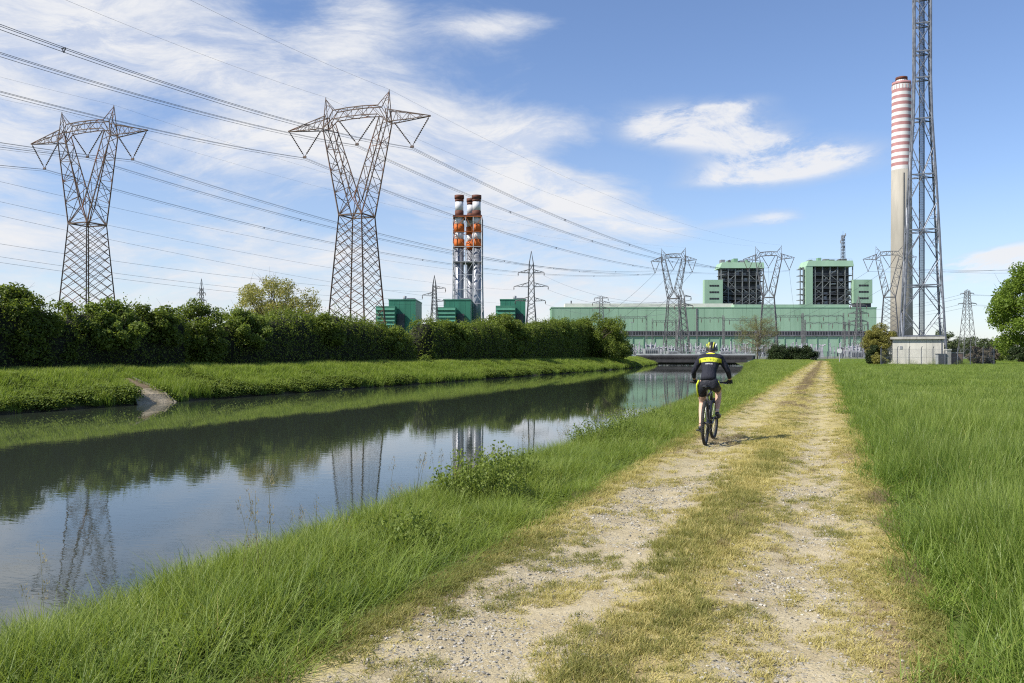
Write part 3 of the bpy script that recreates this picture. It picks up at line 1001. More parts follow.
    kk = np.where(wk + rng.uniform(-0.12, 0.12, len(v)) > 0.72, rng.integers(4, 6, len(v)), rng.integers(0, 4, len(v)))
    fin('bank_grass', v, t, s, ground_z(v, t) - 0.02, hh, kk, bank_src)


build_grass()


def build_stones():
    srcs = []
    for k in range(5):
        r = random.Random(k)
        bm = bmesh.new()
        bmesh.ops.create_icosphere(bm, subdivisions=1, radius=1)
        for vv in bm.verts:
            vv.co *= r.uniform(0.7, 1.15)
            vv.co.z *= 0.6
        me = bpy.data.meshes.new('stone')
        bm.to_mesh(me); bm.free()
        me.materials.append(M['stone'])
        srcs.append(bpy.data.objects.new('stone', me))

    def sd(v, t):
        rut = np.maximum(np.exp(-((v - RL) / 0.5) ** 2), np.exp(-((v - RR) / 0.40) ** 2))
        return rut * np.clip((fbm(v * 2.2, t * 1.2, 91) - 0.3) * 3, 0.1, 1)
    v, t, s = strew([(1.5, 6, 2200, 1.0), (6, 10, 1300, 1.1), (10, 18, 350, 1.3), (18, 30, 30, 1.6)], -2.3, 0.5, dens_fn=sd)
    sz = s * (0.0035 + 0.0105 * rng.uniform(size=len(v)) ** 4)
    P = loc_np(v, t, track_z(v, t) + sz * 0.2)
    scatter('gravel', P, rng.uniform(0, 6.28, len(v)), sz, rng.integers(0, 5, len(v)), srcs, tilt=rng.uniform(-0.3, 0.3, (len(v), 2)))


def stone_mat():
    m, nt, out = new_mat('crushed_stone')
    bs = nt.new('ShaderNodeBsdfPrincipled'); bs.inputs['Roughness'].default_value = 0.9
    oi = nt.new('ShaderNodeObjectInfo')
    cr = nt.new('ShaderNodeValToRGB')
    e = cr.color_ramp.elements
    e[0].color = (0.15, 0.14, 0.12, 1); e[1].color = (0.46, 0.43, 0.37, 1)
    k = e.new(0.55); k.color = (0.33, 0.30, 0.24, 1)
    nt.l.new(oi.outputs['Random'], cr.inputs[0])
    nt.l.new(cr.outputs[0], bs.inputs['Base Color'])
    nt.l.new(bs.outputs[0], out.inputs[0])
    return m


M['stone'] = stone_mat()
build_stones()

# ------------------------------------------------------------------ pylons and cables


def zig(mb, a0, a1, b0, b1, n, r, cross=False, first=0):
    """zigzag (or crossed) bracing between two chords a0-a1 and b0-b1"""
    a0, a1, b0, b1 = map(Vector, (a0, a1, b0, b1))
    for k in range(n):
        q0, q1 = k / n, (k + 1) / n
        pa0, pa1 = a0.lerp(a1, q0), a0.lerp(a1, q1)
        pb0, pb1 = b0.lerp(b1, q0), b0.lerp(b1, q1)
        if cross:
            mb.bar(pa0, pb1, r, 4, cap=False); mb.bar(pb0, pa1, r * 0.96, 4, cap=False)
        elif (k + first) % 2 == 0: mb.bar(pa0, pb1, r, 4, cap=False)
        else: mb.bar(pb0, pa1, r, 4, cap=False)


def rungs(mb, a0, a1, b0, b1, n, r, ends=True):
    a0, a1, b0, b1 = map(Vector, (a0, a1, b0, b1))
    for k in range(0 if ends else 1, n + (1 if ends else 0)):
        mb.bar(a0.lerp(a1, k / n), b0.lerp(b1, k / n), r, 4, cap=False)


def insulator(parent, a, b, r=0.17):
    a, b = Vector(a), Vector(b)
    n = 13
    pts, rs = [], []
    for k in range(n):
        for q, rr in ((0.05, 0.4), (0.35, 1.0), (0.6, 0.9), (0.8, 0.4)):
            pts.append(a.lerp(b, 0.06 + 0.86 * (k + q) / n)); rs.append(r * rr)
    mb = MB().tube([a] + pts + [b], [r * 0.3] + rs + [r * 0.3], 6)
    return mb.build('insulator_string', M['insul'], parent)


def big_pylon(name, label, pos, phi, xs=1.0, mat=None, rb=1.0, hs=1.0, npan=7):
    """forked single-circuit pylon; local x along the arms. Returns the thing and the world attachment points"""
    mat = mat or M['steel']
    t = thing(name, label, 'pylon', pos, -phi, 'forked high-voltage pylons')
    hb, hw, zw = 4.45, 2.5, 27.6 * hs
    zf, zt, za = 45.1 * hs, 48.5 * hs, 45.55 * hs
    hx, tx = 7.1 * (0.35 + 0.65 * xs), 15.8 * xs
    for sx in (-1, 1):
        for sy in (-1, 1):
            mb = MB().bar((sx * hb, sy * hb, -0.3), (sx * hw, sy * hw, zw), 0.19 * rb, 4, 0.15 * rb)
            leg = mb.build('leg', mat, t)
            MB().box(sx * hb - 0.5, sx * hb + 0.5, sy * hb - 0.5, sy * hb + 0.5, -0.4, 0.35).build('footing', M['concrete'], leg)
    # body bracing, one part for every face
    cs = [(-1, -1), (1, -1), (1, 1), (-1, 1)]
    for k in range(4):
        a, b = cs[k], cs[(k + 1) % 4]
        mb = MB()
        A0, A1 = (a[0] * hb, a[1] * hb, 0.6), (a[0] * hw, a[1] * hw, zw)
        B0, B1 = (b[0] * hb, b[1] * hb, 0.6), (b[0] * hw, b[1] * hw, zw)
        # crossed panels that get shorter towards the waist, laid one over two
        nn = npan
        qs = [0]
        for i in range(nn): qs.append(qs[-1] + 1.25 - 0.5 * i / nn)
        qs = [q / qs[-1] for q in qs]
        VA0, VA1, VB0, VB1 = map(Vector, (A0, A1, B0, B1))
        for i in range(nn):
            mid = (qs[i] + qs[i + 1]) / 2
            P = lambda U, W, q: U.lerp(W, q)
            mb.bar(P(VA0, VA1, qs[i]), P(VB0, VB1, qs[i + 1]), 0.062 * rb, 4, cap=False)
            mb.bar(P(VB0, VB1, qs[i]), P(VA0, VA1, qs[i + 1]), 0.060 * rb, 4, cap=False)
            if i < nn - 1:
                mid2 = (qs[i + 1] + qs[min(i + 2, nn)]) / 2
                mb.bar(P(VA0, VA1, mid), P(VB0, VB1, mid2), 0.065 * rb, 4, cap=False)
                mb.bar(P(VB0, VB1, mid), P(VA0, VA1, mid2), 0.062 * rb, 4, cap=False)
        mb.bar(A1, B1, 0.16 * rb, 4)
        mb.build('face_bracing', mat, t)
    mb = MB()
    mb.bar((-hw, -hw, zw), (hw, hw, zw), 0.08 * rb, 4, cap=False); mb.bar((hw, -hw, zw), (-hw, hw, zw), 0.079 * rb, 4, cap=False)
    mb.build('waist_frame', mat, t)
    dy = 0.95
    for s in (-1, 1):
        mb = MB()
        o0 = [(s * hw, e * hw, zw) for e in (-1, 1)]
        o1 = [(s * hx, e * dy, zf) for e in (-1, 1)]
        i0 = [(s * 0.30, e * 1.5, zw + 3.6 * hs) for e in (-1, 1)]
        i1 = [(s * (hx - 1.75), e * dy * 0.85, zf + 1.2 * hs) for e in (-1, 1)]
        for e in (0, 1):
            mb.bar(o0[e], o1[e], 0.15 * rb, 4, 0.12 * rb)
            mb.bar(i0[e], i1[e], 0.13 * rb, 4, 0.11 * rb)
            mb.bar(o0[e], i0[e], 0.11 * rb, 4)
            mb.bar((-s * hw * 0.96, (e * 2 - 1) * hw * 0.96, zw), i0[e], 0.085 * rb, 4)
            zig(mb, o0[e], o1[e], i0[e], i1[e], 8, 0.07 * rb)
            rungs(mb, o0[e], o1[e], i0[e], i1[e], 4, 0.06 * rb, ends=False)
        zig(mb, o0[0], o1[0], o0[1], o1[1], 8, 0.065 * rb)
        zig(mb, i0[0], i1[0], i0[1], i1[1], 7, 0.06 * rb, first=1)
        rungs(mb, o0[0], o1[0], o0[1], o1[1], 5, 0.055 * rb)
        mb.build('fork_arm', mat, t)
        # cross arm
        mb = MB()
        tip = (s * tx, 0, za)
        for e in (-1, 1):
            lo, up = (s * hx, e * dy, zf), (s * (hx - 0.4), e * dy * 0.85, zt - 0.9 * hs)
            mb.bar(lo, (s * tx, e * 0.08, za - 0.06), 0.12 * rb, 4, 0.08 * rb); mb.bar(up, (s * tx, e * 0.07, za + 0.06), 0.11 * rb, 4, 0.08 * rb)
            zig(mb, lo, tip, up, tip, 6, 0.05 * rb)
            rungs(mb, lo, tip, up, tip, 4, 0.045 * rb, ends=False)
            mb.bar(lo, up, 0.1 * rb, 4)
        zig(mb, (s * hx, -dy, zf), tip, (s * hx, dy, zf), tip, 6, 0.05 * rb)
        zig(mb, (s * (hx - 0.4), -dy * 0.85, zt - 0.9 * hs), tip, (s * (hx - 0.4), dy * 0.85, zt - 0.9 * hs), tip, 5, 0.045 * rb, first=1)
        mb.build('cross_arm', mat, t)
        # earth-wire peak
        mb = MB()
        ap = (s * (hx - 0.05), 0, 51.5 * hs)
        for e in (-1, 1):
            mb.bar((s * hx, e * dy, zf), ap, 0.1 * rb, 4, 0.06 * rb)
            mb.bar((s * (hx - 2.1), e * dy * 0.8, zt), (ap[0], e * 0.05, ap[2] - 0.4), 0.085 * rb, 4, 0.055 * rb)
            mb.bar((s * hx, e * dy, zf), (s * (hx - 2.1), e * dy * 0.8, zt), 0.08 * rb, 4)
            zig(mb, (s * hx, e * dy, zf + 1.5), ap, (s * (hx - 2.1), e * dy * 0.8, zt), ap, 3, 0.045 * rb)
        zig(mb, (s * hx, -dy, zf), ap, (s * hx, dy, zf), ap, 4, 0.05 * rb)
        mb.build('earth_wire_peak', mat, t)
    # bridge between the fork arms, slightly arched
    mb = MB()
    xs_ = [-(hx - 2.1), -(hx - 2.1) / 3, (hx - 2.1) / 3, hx - 2.1]
    up = [0, 0.2, 0.2, 0]
    for e in (-1, 1):
        for k in range(3):
            a, b = xs_[k], xs_[k + 1]
            T0, T1 = (a, e * dy * 0.8, zt + up[k]), (b, e * dy * 0.8, zt + up[k + 1])
            L0, L1 = (a * 1.02, e * dy, zt - 1.75 + up[k]), (b * 1.02, e * dy, zt - 1.75 + up[k + 1])
            mb.bar(T0, T1, 0.12 * rb, 4); mb.bar(L0, L1, 0.11 * rb, 4)
            zig(mb, L0, L1, T0, T1, 2, 0.06 * rb); mb.bar(L0, T0, 0.055 * rb, 4)
        mb.bar((-hx, e * dy, zf), (xs_[0] * 1.02, e * dy, zt - 1.75), 0.1 * rb, 4)
        mb.bar((hx, e * dy, zf), (xs_[3] * 1.02, e * dy, zt - 1.75), 0.1 * rb, 4)
    zig(mb, (xs_[0], -dy, zt - 1.7), (xs_[3], -dy, zt - 1.7), (xs_[0], dy, zt - 1.7), (xs_[3], dy, zt - 1.7), 6, 0.05 * rb)
    zig(mb, (xs_[0], -dy * 0.8, zt + 0.1), (xs_[3], -dy * 0.8, zt + 0.1), (xs_[0], dy * 0.8, zt + 0.1), (xs_[3], dy * 0.8, zt + 0.1), 6, 0.05 * rb, first=1)
    mb.build('bridge_beam', mat, t)
    cx = (hx + 1.0 + tx) / 2
    bots = []
    for c, a, b in ((-cx, -(hx + 1.0), -(tx - 0.2)), (0.0, -(hx - 2.9), hx - 2.9), (cx, hx + 1.0, tx - 0.2)):
        ztop = zt - 1.75 if c == 0 else None
        zb = (41.7 if c == 0 else 40.2) * hs
        bot = Vector((c, 0, zb))
        for x in (a, b):
            zz = ztop if ztop else (zf + (za - zf) * (abs(x) - hx) / (tx - hx) - 0.05)
            insulator(t, (x, 0, zz), bot + Vector((0.12 if x > c else -0.12, 0, 0.1)), 0.17 * rb)
        MB().box(c - 0.35, c + 0.35, -0.1, 0.1, zb - 0.35, zb + 0.08).build('cable_clamp', mat, t)
        bots.append(bot + Vector((0, 0, -0.4)))
    Mx = Matrix.Translation(Vector(pos)) @ Matrix.Rotation(-phi, 4, 'Z')
    tips = [Vector((s * (hx - 0.05), 0, 51.5 * hs)) for s in (-1, 1)]
    return t, [Mx @ b for b in bots], [Mx @ p for p in tips]


def cable(name, label, A, B, sag, n=44, r=0.03, bundle=True, spacers=(), group=None, t0=0.0, t1=1.0):
    A, B = Vector(A), Vector(B)
    d = (B - A); d.z = 0; d.normalize()
    side = Vector((d.y, -d.x, 0))

    def P(q):
        p = A.lerp(B, q); p.z -= 4 * sag * q * (1 - q)
        return p
    offs = [side * 0.21 + Vector((0, 0, 0.1)), side * -0.21 + Vector((0, 0, 0.1)), Vector((0, 0, -0.28))] if bundle else [Vector((0, 0, 0))]
    qs = [t0 + (t1 - t0) * k / n for k in range(n + 1)]
    if not bundle:
        o = MB().tube([P(q) for q in qs], r, 4).build(name, M['wire'])
        return tag(o, label, 'cable', group)
    t = thing(name, label, 'cable', (0, 0, 0), 0, group)
    for o in offs:
        MB().tube([P(q) + o for q in qs], r, 4).build('conductor', M['wire'], t)
    for q in spacers:
        mb = MB()
        p = P(q)
        for i in range(3):
            mb.bar(p + offs[i] * 1.15, p + offs[(i + 1) % 3] * 1.15, 0.055, 4)
        mb.build('spacer', M['wire'], t)
    return t


Z1, Z2, Z3, Z4 = 165.0, 175.0, 400.0, 392.0
p1 = at(357.0, Z1); p1.z = 0.8
p2 = at(87.5, Z2); p2.z = 0.6
p3 = at(673.5, Z3); p3.z = 0
p4 = at(768.5, Z4); p4.z = 0
p5 = at(889.5, 392.0); p5.z = 0
_, b1, e1 = big_pylon('forked_pylon', 'taller forked pylon rising behind the middle of the hedge, left of the striped triple stacks', p1, R(21), hs=0.992)
_, b2, e2 = big_pylon('forked_pylon', 'rust-flecked forked pylon standing alone behind the hedge at the far left', p2, R(21), hs=0.995, xs=1.0)
_, b3, e3 = big_pylon('forked_pylon', 'grey forked pylon before the green hall, left of the left boiler house', p3, R(20), 0.68, M['steel_far'], 1.25, 0.995, 5)
_, b4, e4 = big_pylon('forked_pylon', 'grey forked pylon standing in front of the gap between the two boiler houses', p4, R(20), 0.72, M['steel_far'], 1.25, 0.995, 5)
_, b5, e5 = big_pylon('forked_pylon', 'grey forked pylon beside the tall striped chimney, behind the yellowish bush', p5, R(26), 0.72, M['steel_far'], 1.15, 1.0, 6)

INC = R(17)
back = Vector((-math.sin(INC), -math.cos(INC), 0)) * 258
nm = ['left', 'middle', 'right']
side_l = ['lowest', 'middle', 'topmost']
for k in range(3):
    cable('power_cable', '%s triple-wire bundle sloping from the upper left frame edge to the taller pylon' % side_l[k],
          b1[k] + back, b1[k], (9.3, 10.6, 11.0)[k], spacers=(0.2, 0.37, 0.535 if k else 0.5, 0.68), group='incoming triple cable bundles of the taller pylon')
    cable('power_cable', '%s triple-wire bundle from the taller pylon past the triple stacks to the boiler-house pylon' % nm[k],
          b1[k], b4[k], 8.0, spacers=(0.18 + 0.02 * k, 0.36, 0.55 + 0.03 * k, 0.74), group='outgoing triple cable bundles of the taller pylon')
    cable('power_cable', '%s triple-wire bundle arriving from the left frame edge at the far-left pylon' % nm[k],
          b2[k] + back, b2[k], 9.0, spacers=(0.3, 0.5, 0.7), group='incoming triple cable bundles of the far-left pylon')
    cable('power_cable', '%s triple-wire bundle sagging from the far-left pylon behind the taller pylon to the hall pylon' % nm[k],
          b2[k], b3[k], 8.5, spacers=(0.2, 0.42 + 0.02 * k, 0.63, 0.8), group='outgoing triple cable bundles of the far-left pylon')
    # slack drops from the end pylons into the switchyard
    q = Vector((b3[k].x - 22 + 3 * k, b3[k].y + 40, 20))
    cable('slack_cable', '%s slack wire dropping from the pylon before the hall into the switchyard' % nm[k], b3[k], q, 1.5, 12, 0.05, False, group='slack wires from the hall pylon')
    q = Vector((b4[k].x + 10 + 3 * k, b4[k].y + 40, 20))
    cable('slack_cable', '%s slack wire dropping from the pylon between the boiler houses into the switchyard' % nm[k], b4[k], q, 1.5, 12, 0.05, False, group='slack wires from the boiler-house pylon')
    q = Vector((b5[k].x - 30 + 3 * k, b5[k].y + 40, 20))
    cable('slack_cable', '%s slack wire dropping from the chimney-side pylon into the switchyard' % nm[k], b5[k], q, 1.5, 12, 0.05, False, group='slack wires from the chimney-side pylon')
    q = at(1100, 420.0, 262 + 3 * k)
    cable('power_cable', '%s cable leaving the chimney-side pylon towards the big green tree' % nm[k], b5[k], q, 2.0, 20, 0.06, False, group='cables leaving the chimney-side pylon')
for k in range(2):
    s = ('left', 'right')[k]
    cable('earth_wire', 'thin earth wire from the top frame edge to the %s peak of the taller pylon' % s, e1[k] + back, e1[k], 8.6, r=0.014, bundle=False)
    cable('earth_wire', 'thin earth wire from the %s peak of the taller pylon to the boiler-house pylon' % s, e1[k], e4[k], 6.0, r=0.014, bundle=False)
    cable('earth_wire', 'thin earth wire arriving at the %s peak of the far-left pylon' % s, e2[k] + back, e2[k], 7.0, r=0.014, bundle=False)
    cable('earth_wire', 'thin earth wire from the %s peak of the far-left pylon to the hall pylon' % s, e2[k], e3[k], 6.0, r=0.014, bundle=False)


def lattice_tower(label, pos, H, wb, wt, arms, phi=0.2, group='slender lattice pylons', mat=None, r=0.09, npan=9, peak=0.12, ins=1.6, bent=1.0):
    """arms: (height, half length left, half length right)"""
    mat = mat or M['steel_far']
    t = thing('lattice_pylon', label, 'pylon', pos, -phi, group)
    hb, ht, zt = wb / 2, wt / 2, H * (1 - peak)
    zw = arms[-1][0] * 0.97

    def hw(z):
        if z < zw: return hb + (ht * 1.15 - hb) * z / zw
        return ht * 1.15 + (ht * 0.75 - ht * 1.15) * (z - zw) / (zt - zw)
    cs = [(-1, -1), (1, -1), (1, 1), (-1, 1)]
    lv = [zw * (1 - (1 - k / npan) ** 1.3) for k in range(npan + 1)] + [zw + (zt - zw) * k / 5 for k in range(1, 6)]
    for c in cs:
        mb = MB()
        mb.bar((c[0] * hb, c[1] * hb, -0.2), (c[0] * hw(zw), c[1] * hw(zw), zw), r * 1.3, 4)
        mb.bar((c[0] * hw(zw), c[1] * hw(zw), zw), (c[0] * hw(zt), c[1] * hw(zt), zt), r * 1.15, 4)
        mb.build('leg', mat, t)
    mb = MB()
    for k in range(4):
        a, b = cs[k], cs[(k + 1) % 4]
        for z0, z1 in zip(lv[:-1], lv[1:]):
            A0, A1 = (a[0] * hw(z0), a[1] * hw(z0), z0), (a[0] * hw(z1), a[1] * hw(z1), z1)
            B0, B1 = (b[0] * hw(z0), b[1] * hw(z0), z0), (b[0] * hw(z1), b[1] * hw(z1), z1)
            mb.bar(A0, B1, r * 0.7, 4, cap=False); mb.bar(B0, A1, r * 0.68, 4, cap=False)
    mb.build('bracing', mat, t)
    mb = MB()
    for c in cs:
        mb.bar((c[0] * hw(zt), c[1] * hw(zt), zt), (0, 0, H), r, 4, r * 0.6)
    mb.build('peak', mat, t)
    ends = []
    for z, l, rr in arms:
        for s, ln in ((-1, l), (1, rr)):
            if ln <= 0: continue
            mb = MB()
            tip = (s * ln, 0, z + 0.02 * ln)
            w = hw(z)
            for e in (-1, 1):
                mb.bar((s * w, e * w, z), tip, r * 0.9, 4, r * 0.6)
                mb.bar((s * w, e * w, z + ln * 0.24 * bent), (s * ln * 0.99, 0, tip[2] + 0.1), r * 0.8, 4, r * 0.6)
                zig(mb, (s * w, e * w, z), tip, (s * w, e * w, z + ln * 0.24 * bent), tip, 4, r * 0.5)
            mb.build('cross_arm', mat, t)
            MB().tube([(s * ln, 0, tip[2]), (s * ln, 0, tip[2] - ins * 0.5), (s * ln, 0, tip[2] - ins)], [r * 0.6, r * 1.5, r * 0.6], 5).build('insulator', M['insul'], t)
            ends.append(Vector((s * ln, 0, tip[2] - ins)))
    Mx = Matrix.Translation(Vector(pos)) @ Matrix.Rotation(-phi, 4, 'Z')
    return t, [Mx @ e for e in ends]


def gpos(px, Z, z=0.0):
    p = at(px, Z); p.z = z
    return p


tC, aC = lattice_tower('large three-armed grey lattice pylon right of the striped triple stacks', gpos(531.3, 400), 49.8, 7.0, 2.6, [(39.6, 6.2, 6.0), (33.0, 8.2, 7.9), (26.3, 7.6, 6.6)], 0.1, r=0.17)
tB, aB = lattice_tower('slim grey lattice pylon standing between the first two dark green blocks', gpos(434.4, 330), 32.0, 4.4, 1.5, [(26.8, 0, 4.4), (24.2, 4.8, 0), (21.8, 0, 4.2)], 0.15, r=0.12)
tA, aA = lattice_tower('thin distant lattice pylon peeking over the hedge left of the pale willow', gpos(201.5, 520), 47.5, 5.0, 2.0, [(38.5, 3.2, 3.0), (34.0, 3.6, 3.4), (29.5, 3.6, 3.4)], 0.3, r=0.15)
tD, aD = lattice_tower('squat flat-topped lattice pylon above the hedge end, in front of the green hall', gpos(601.2, 470), 33.7, 5.0, 1.8, [(32.2, 3.8, 3.8), (29.6, 4.8, 4.8), (26.4, 4.6, 4.6)], 0.1, r=0.15, peak=0.03)
tE, aE = lattice_tower('lattice pylon with drooping arms, overlapping the right leg of the forked hall pylon', gpos(682.8, 360), 28.5, 6.4, 1.8, [(25.6, 2.8, 3.4), (21.8, 3.4, 4.2)], 0.1, r=0.16, npan=8)
tF, aF = lattice_tower('lattice pylon in front of the right end of the green hall', gpos(858.6, 370), 26.6, 4.4, 1.8, [(22.5, 3.4, 3.4), (19.0, 4.2, 4.2), (15.5, 3.6, 3.6)], 0.1, r=0.14, npan=8)
tG, aG = lattice_tower('flat-topped lattice pylon between the radio mast and the big green tree', gpos(967.3, 250), 20.4, 4.0, 1.4, [(19.2, 1.9, 1.9), (16.2, 2.6, 2.6)], 0.05, r=0.07, peak=0.02, npan=5, ins=0.35, bent=0.5)

lv = ['upper', 'middle', 'lower']
for k, (e, y0) in enumerate(zip([aB[0], aB[1], aB[2]], (212, 226, 233))):
    cable('thin_cable', '%s thin cable from the left frame edge to the slim pylon by the green blocks' % lv[k], at(-190, 150, y0), e, 3.0, r=0.035, bundle=False, group='thin cables of the slim pylon')
for k, (e, y0) in enumerate(zip([aC[0], aC[2], aC[4]], (136, 158, 172))):
    cable('thin_cable', '%s thin cable from the left frame edge to the left arms of the three-armed pylon' % lv[k], at(-190, 150, y0), e, 4.0, r=0.03, bundle=False, group='thin left cables of the three-armed pylon')
for k, (e, y0) in enumerate(zip([aC[1], aC[3], aC[5]], (aE[1], aE[1], aE[3]))):
    cable('thin_cable', '%s thin cable from the right arms of the three-armed pylon to the drooping-armed pylon' % lv[k], e, y0 + Vector((0, 0, 0.3 * k)), 5.0, r=0.05, bundle=False, group='thin right cables of the three-armed pylon')
for k in range(2):
    cable('thin_cable', '%s thin cable between the squat flat-topped pylon and the drooping-armed pylon' % lv[k], aD[1 + 2 * k], aE[2 * k], 1.2, 16, 0.05, False, group='thin cables before the green hall')
for k in range(4):
    cable('thin_cable', '%s thin cable crossing behind the radio mast to the flat-topped pylon' % ['far upper', 'near upper', 'far lower', 'near lower'][k], aF[k], aG[k], 1.6, 20, 0.035, False, group='thin cables behind the radio mast')
    cable('thin_cable', '%s thin cable from the flat-topped pylon towards the big green tree' % ['far upper', 'near upper', 'far lower', 'near lower'][k], aG[k], aG[k] + Vector((60, -10, 0.5)), 1.2, 16, 0.03, False, group='thin cables beside the big green tree')

# ------------------------------------------------------------------ tall radio mast


def radio_mast():
    Zm, pxm = 116.0, 922.0
    s = Zm / F
    t = thing('radio_mast', 'very tall blue-grey lattice mast rising out of the frame behind the concrete hut', 'mast', gpos(pxm, Zm), R(-20))
    fac = 1.23
    rows = [(366, 50), (336, 46), (286, 40), (231, 34.5), (176, 28), (120, 20.5), (79, 18), (53, 18), (25, 18), (-2, 18), (-28, 18), (-54, 17), (-80, 17)]
    L = [(EYE + (HOR - y) * s, w * s / fac / 2) for y, w in rows]
    L[0] = (-0.2, L[0][1])
    cs = [(-1, -1), (1, -1), (1, 1), (-1, 1)]
    for c in cs:
        mb = MB()
        for (z0, w0), (z1, w1) in zip(L[:-1], L[1:]):
            mb.bar((c[0] * w0, c[1] * w0, z0), (c[0] * w1, c[1] * w1, z1), 0.15, 6)
        mb.build('leg', M['galv'], t)
    for i, ((z0, w0), (z1, w1)) in enumerate(zip(L[:-1], L[1:])):
        for k in range(4):
            a, b = cs[k], cs[(k + 1) % 4]
            mb = MB()
            A0, A1 = Vector((a[0] * w0, a[1] * w0, z0)), Vector((a[0] * w1, a[1] * w1, z1))
            B0, B1 = Vector((b[0] * w0, b[1] * w0, z0)), Vector((b[0] * w1, b[1] * w1, z1))
            if i < 5:        # wide panels: inverted V with secondary bracing
                m1, m0 = (A1 + B1) / 2, (A0 + B0) / 2
                for U0, U1 in ((A0, A1), (B0, B1)):
                    h = U0.lerp(U1, 0.5)
                    mb.bar(h, m1, 0.062, 5); mb.bar(h, m0, 0.060, 5)
                    for q, e in ((0.25, m0), (0.75, m1)):
                        c = h.lerp(e, 0.5)
                        mb.bar(c, U0.lerp(U1, q), 0.034, 4); mb.bar(c, U0.lerp(U1, 0.5 + (q - 0.5) * 1.7), 0.03, 4)
            else:
                mb.bar(A0, B1, 0.06, 4); mb.bar(B0, A1, 0.058, 4)
            mb.build('brace', M['galv'], t)
        mb = MB()
        for k in range(4):
            a, b = cs[k], cs[(k + 1) % 4]
            mb.bar((a[0] * w1, a[1] * w1, z1), (b[0] * w1, b[1] * w1, z1), 0.10, 4)
        mb.bar((-w1, -w1, z1), (w1, w1, z1), 0.055, 4); mb.bar((w1, -w1, z1), (-w1, w1, z1), 0.053, 4)
        mb.build('ring', M['galv'], t)
    top = L[-1][0]
    mb = MB()
    for x in (-0.30, 0.30):
        mb.bar((x, 0.25, 0), (x, 0.25, top), 0.06, 4)
    z = 0.4
    while z < top:
        mb.bar((-0.3, 0.25, z), (0.3, 0.25, z), 0.022, 4, cap=False); z += 0.33
    mb.build('ladder', M['galv'], t)
    mb = MB()
    for k in range(5):
        mb.bar((-0.22 + 0.11 * k, 0.42, 0), (-0.22 + 0.11 * k, 0.42, top), 0.035, 5)
    mb.build('feeder_cables', M['dark'], t)
    mb = MB()
    for k in range(8):
        mb.bar((-0.36, -0.15 + 0.0 * k, k * 6.0 + 1), (-0.36, -0.15, k * 6.0 + 5.6), 0.05, 4)
    mb.build('safety_rail', M['galv'], t)


radio_mast()

# ------------------------------------------------------------------ power station


def chimney():
    Zc = 600.0
    s = Zc / F
    t = thing('striped_chimney', 'very tall concrete chimney with pinkish red and white striped upper third', 'chimney', gpos(901.5, Zc))
    zz = lambda y: EYE + (HOR - y) * s
    rad = lambda y: (8.95 + (y - 84) / (354 - 84) * 1.6) * s
    zb = zz(170.5)
    MB().lathe([(rad(354), -0.5), (rad(300), zz(300)), (rad(235), zz(235)), (rad(170.5), zb)], 40).build('shaft', M['chim_conc'], t, True)
    # bands from the top down, red/white alternately
    zoom = [283, 293, 308, 319, 330, 341, 352, 363, 375, 386.5, 398, 409.5, 421, 432, 444, 455, 467, 478, 490, 501, 513, 524, 536, 546, 558, 569, 582.5]
    for k in range(len(zoom) - 1):
        y0, y1 = zoom[k] / 3.415, zoom[k + 1] / 3.415
        red = k % 2 == 0
        g = 0.0
        MB().lathe([(rad(y1) + g, zz(y1)), (rad(y0) + g, zz(y0))], 40, cap=(k == 0)).build('red_band' if red else 'white_band', M['chim_red' if red else 'chim_white'], t, True)
    # ring of small red marks below the rim, gallery rail, inner flue with a darker cap
    mb = MB()
    for k in range(20):
        a = 2 * math.pi * k / 20
        mb.bar(((rad(88) + 0.05) * math.cos(a), (rad(88) + 0.05) * math.sin(a), zz(90)), ((rad(87) + 0.05) * math.cos(a), (rad(87) + 0.05) * math.sin(a), zz(86.2)), 0.16, 4)
    mb.build('rim_mark', M['chim_red'], t)
    fl = MB().lathe([(5.2 * s, zz(84)), (5.2 * s, zz(80.2))], 28).build('flue', M['chim_white'], t, True)
    MB().lathe([(5.6 * s, zz(80.2)), (5.6 * s, zz(77.6)), (3.5 * s, zz(77.0))], 28).build('flue_cap', M['rust_red'], fl, True)
    mb = MB()
    for k in range(30):
        a = 2 * math.pi * k / 30
        r = rad(84) - 0.3
        mb.bar((r * math.cos(a), r * math.sin(a), zz(83.2)), (r * math.cos(a), r * math.sin(a), zz(81.6)), 0.09, 4)
    mb.build('rail', M['rust_red'], t)
    mb = MB()
    for k in range(2):
        mb.bar((-rad(300) * 0.3 + k * 0.7, -rad(300) * 1.02, 2), (-rad(180) * 0.3 + k * 0.7, -rad(180) * 1.02, zz(174)), 0.12, 4)
    mb.build('ladder', M['steel_far'], t)


chimney()


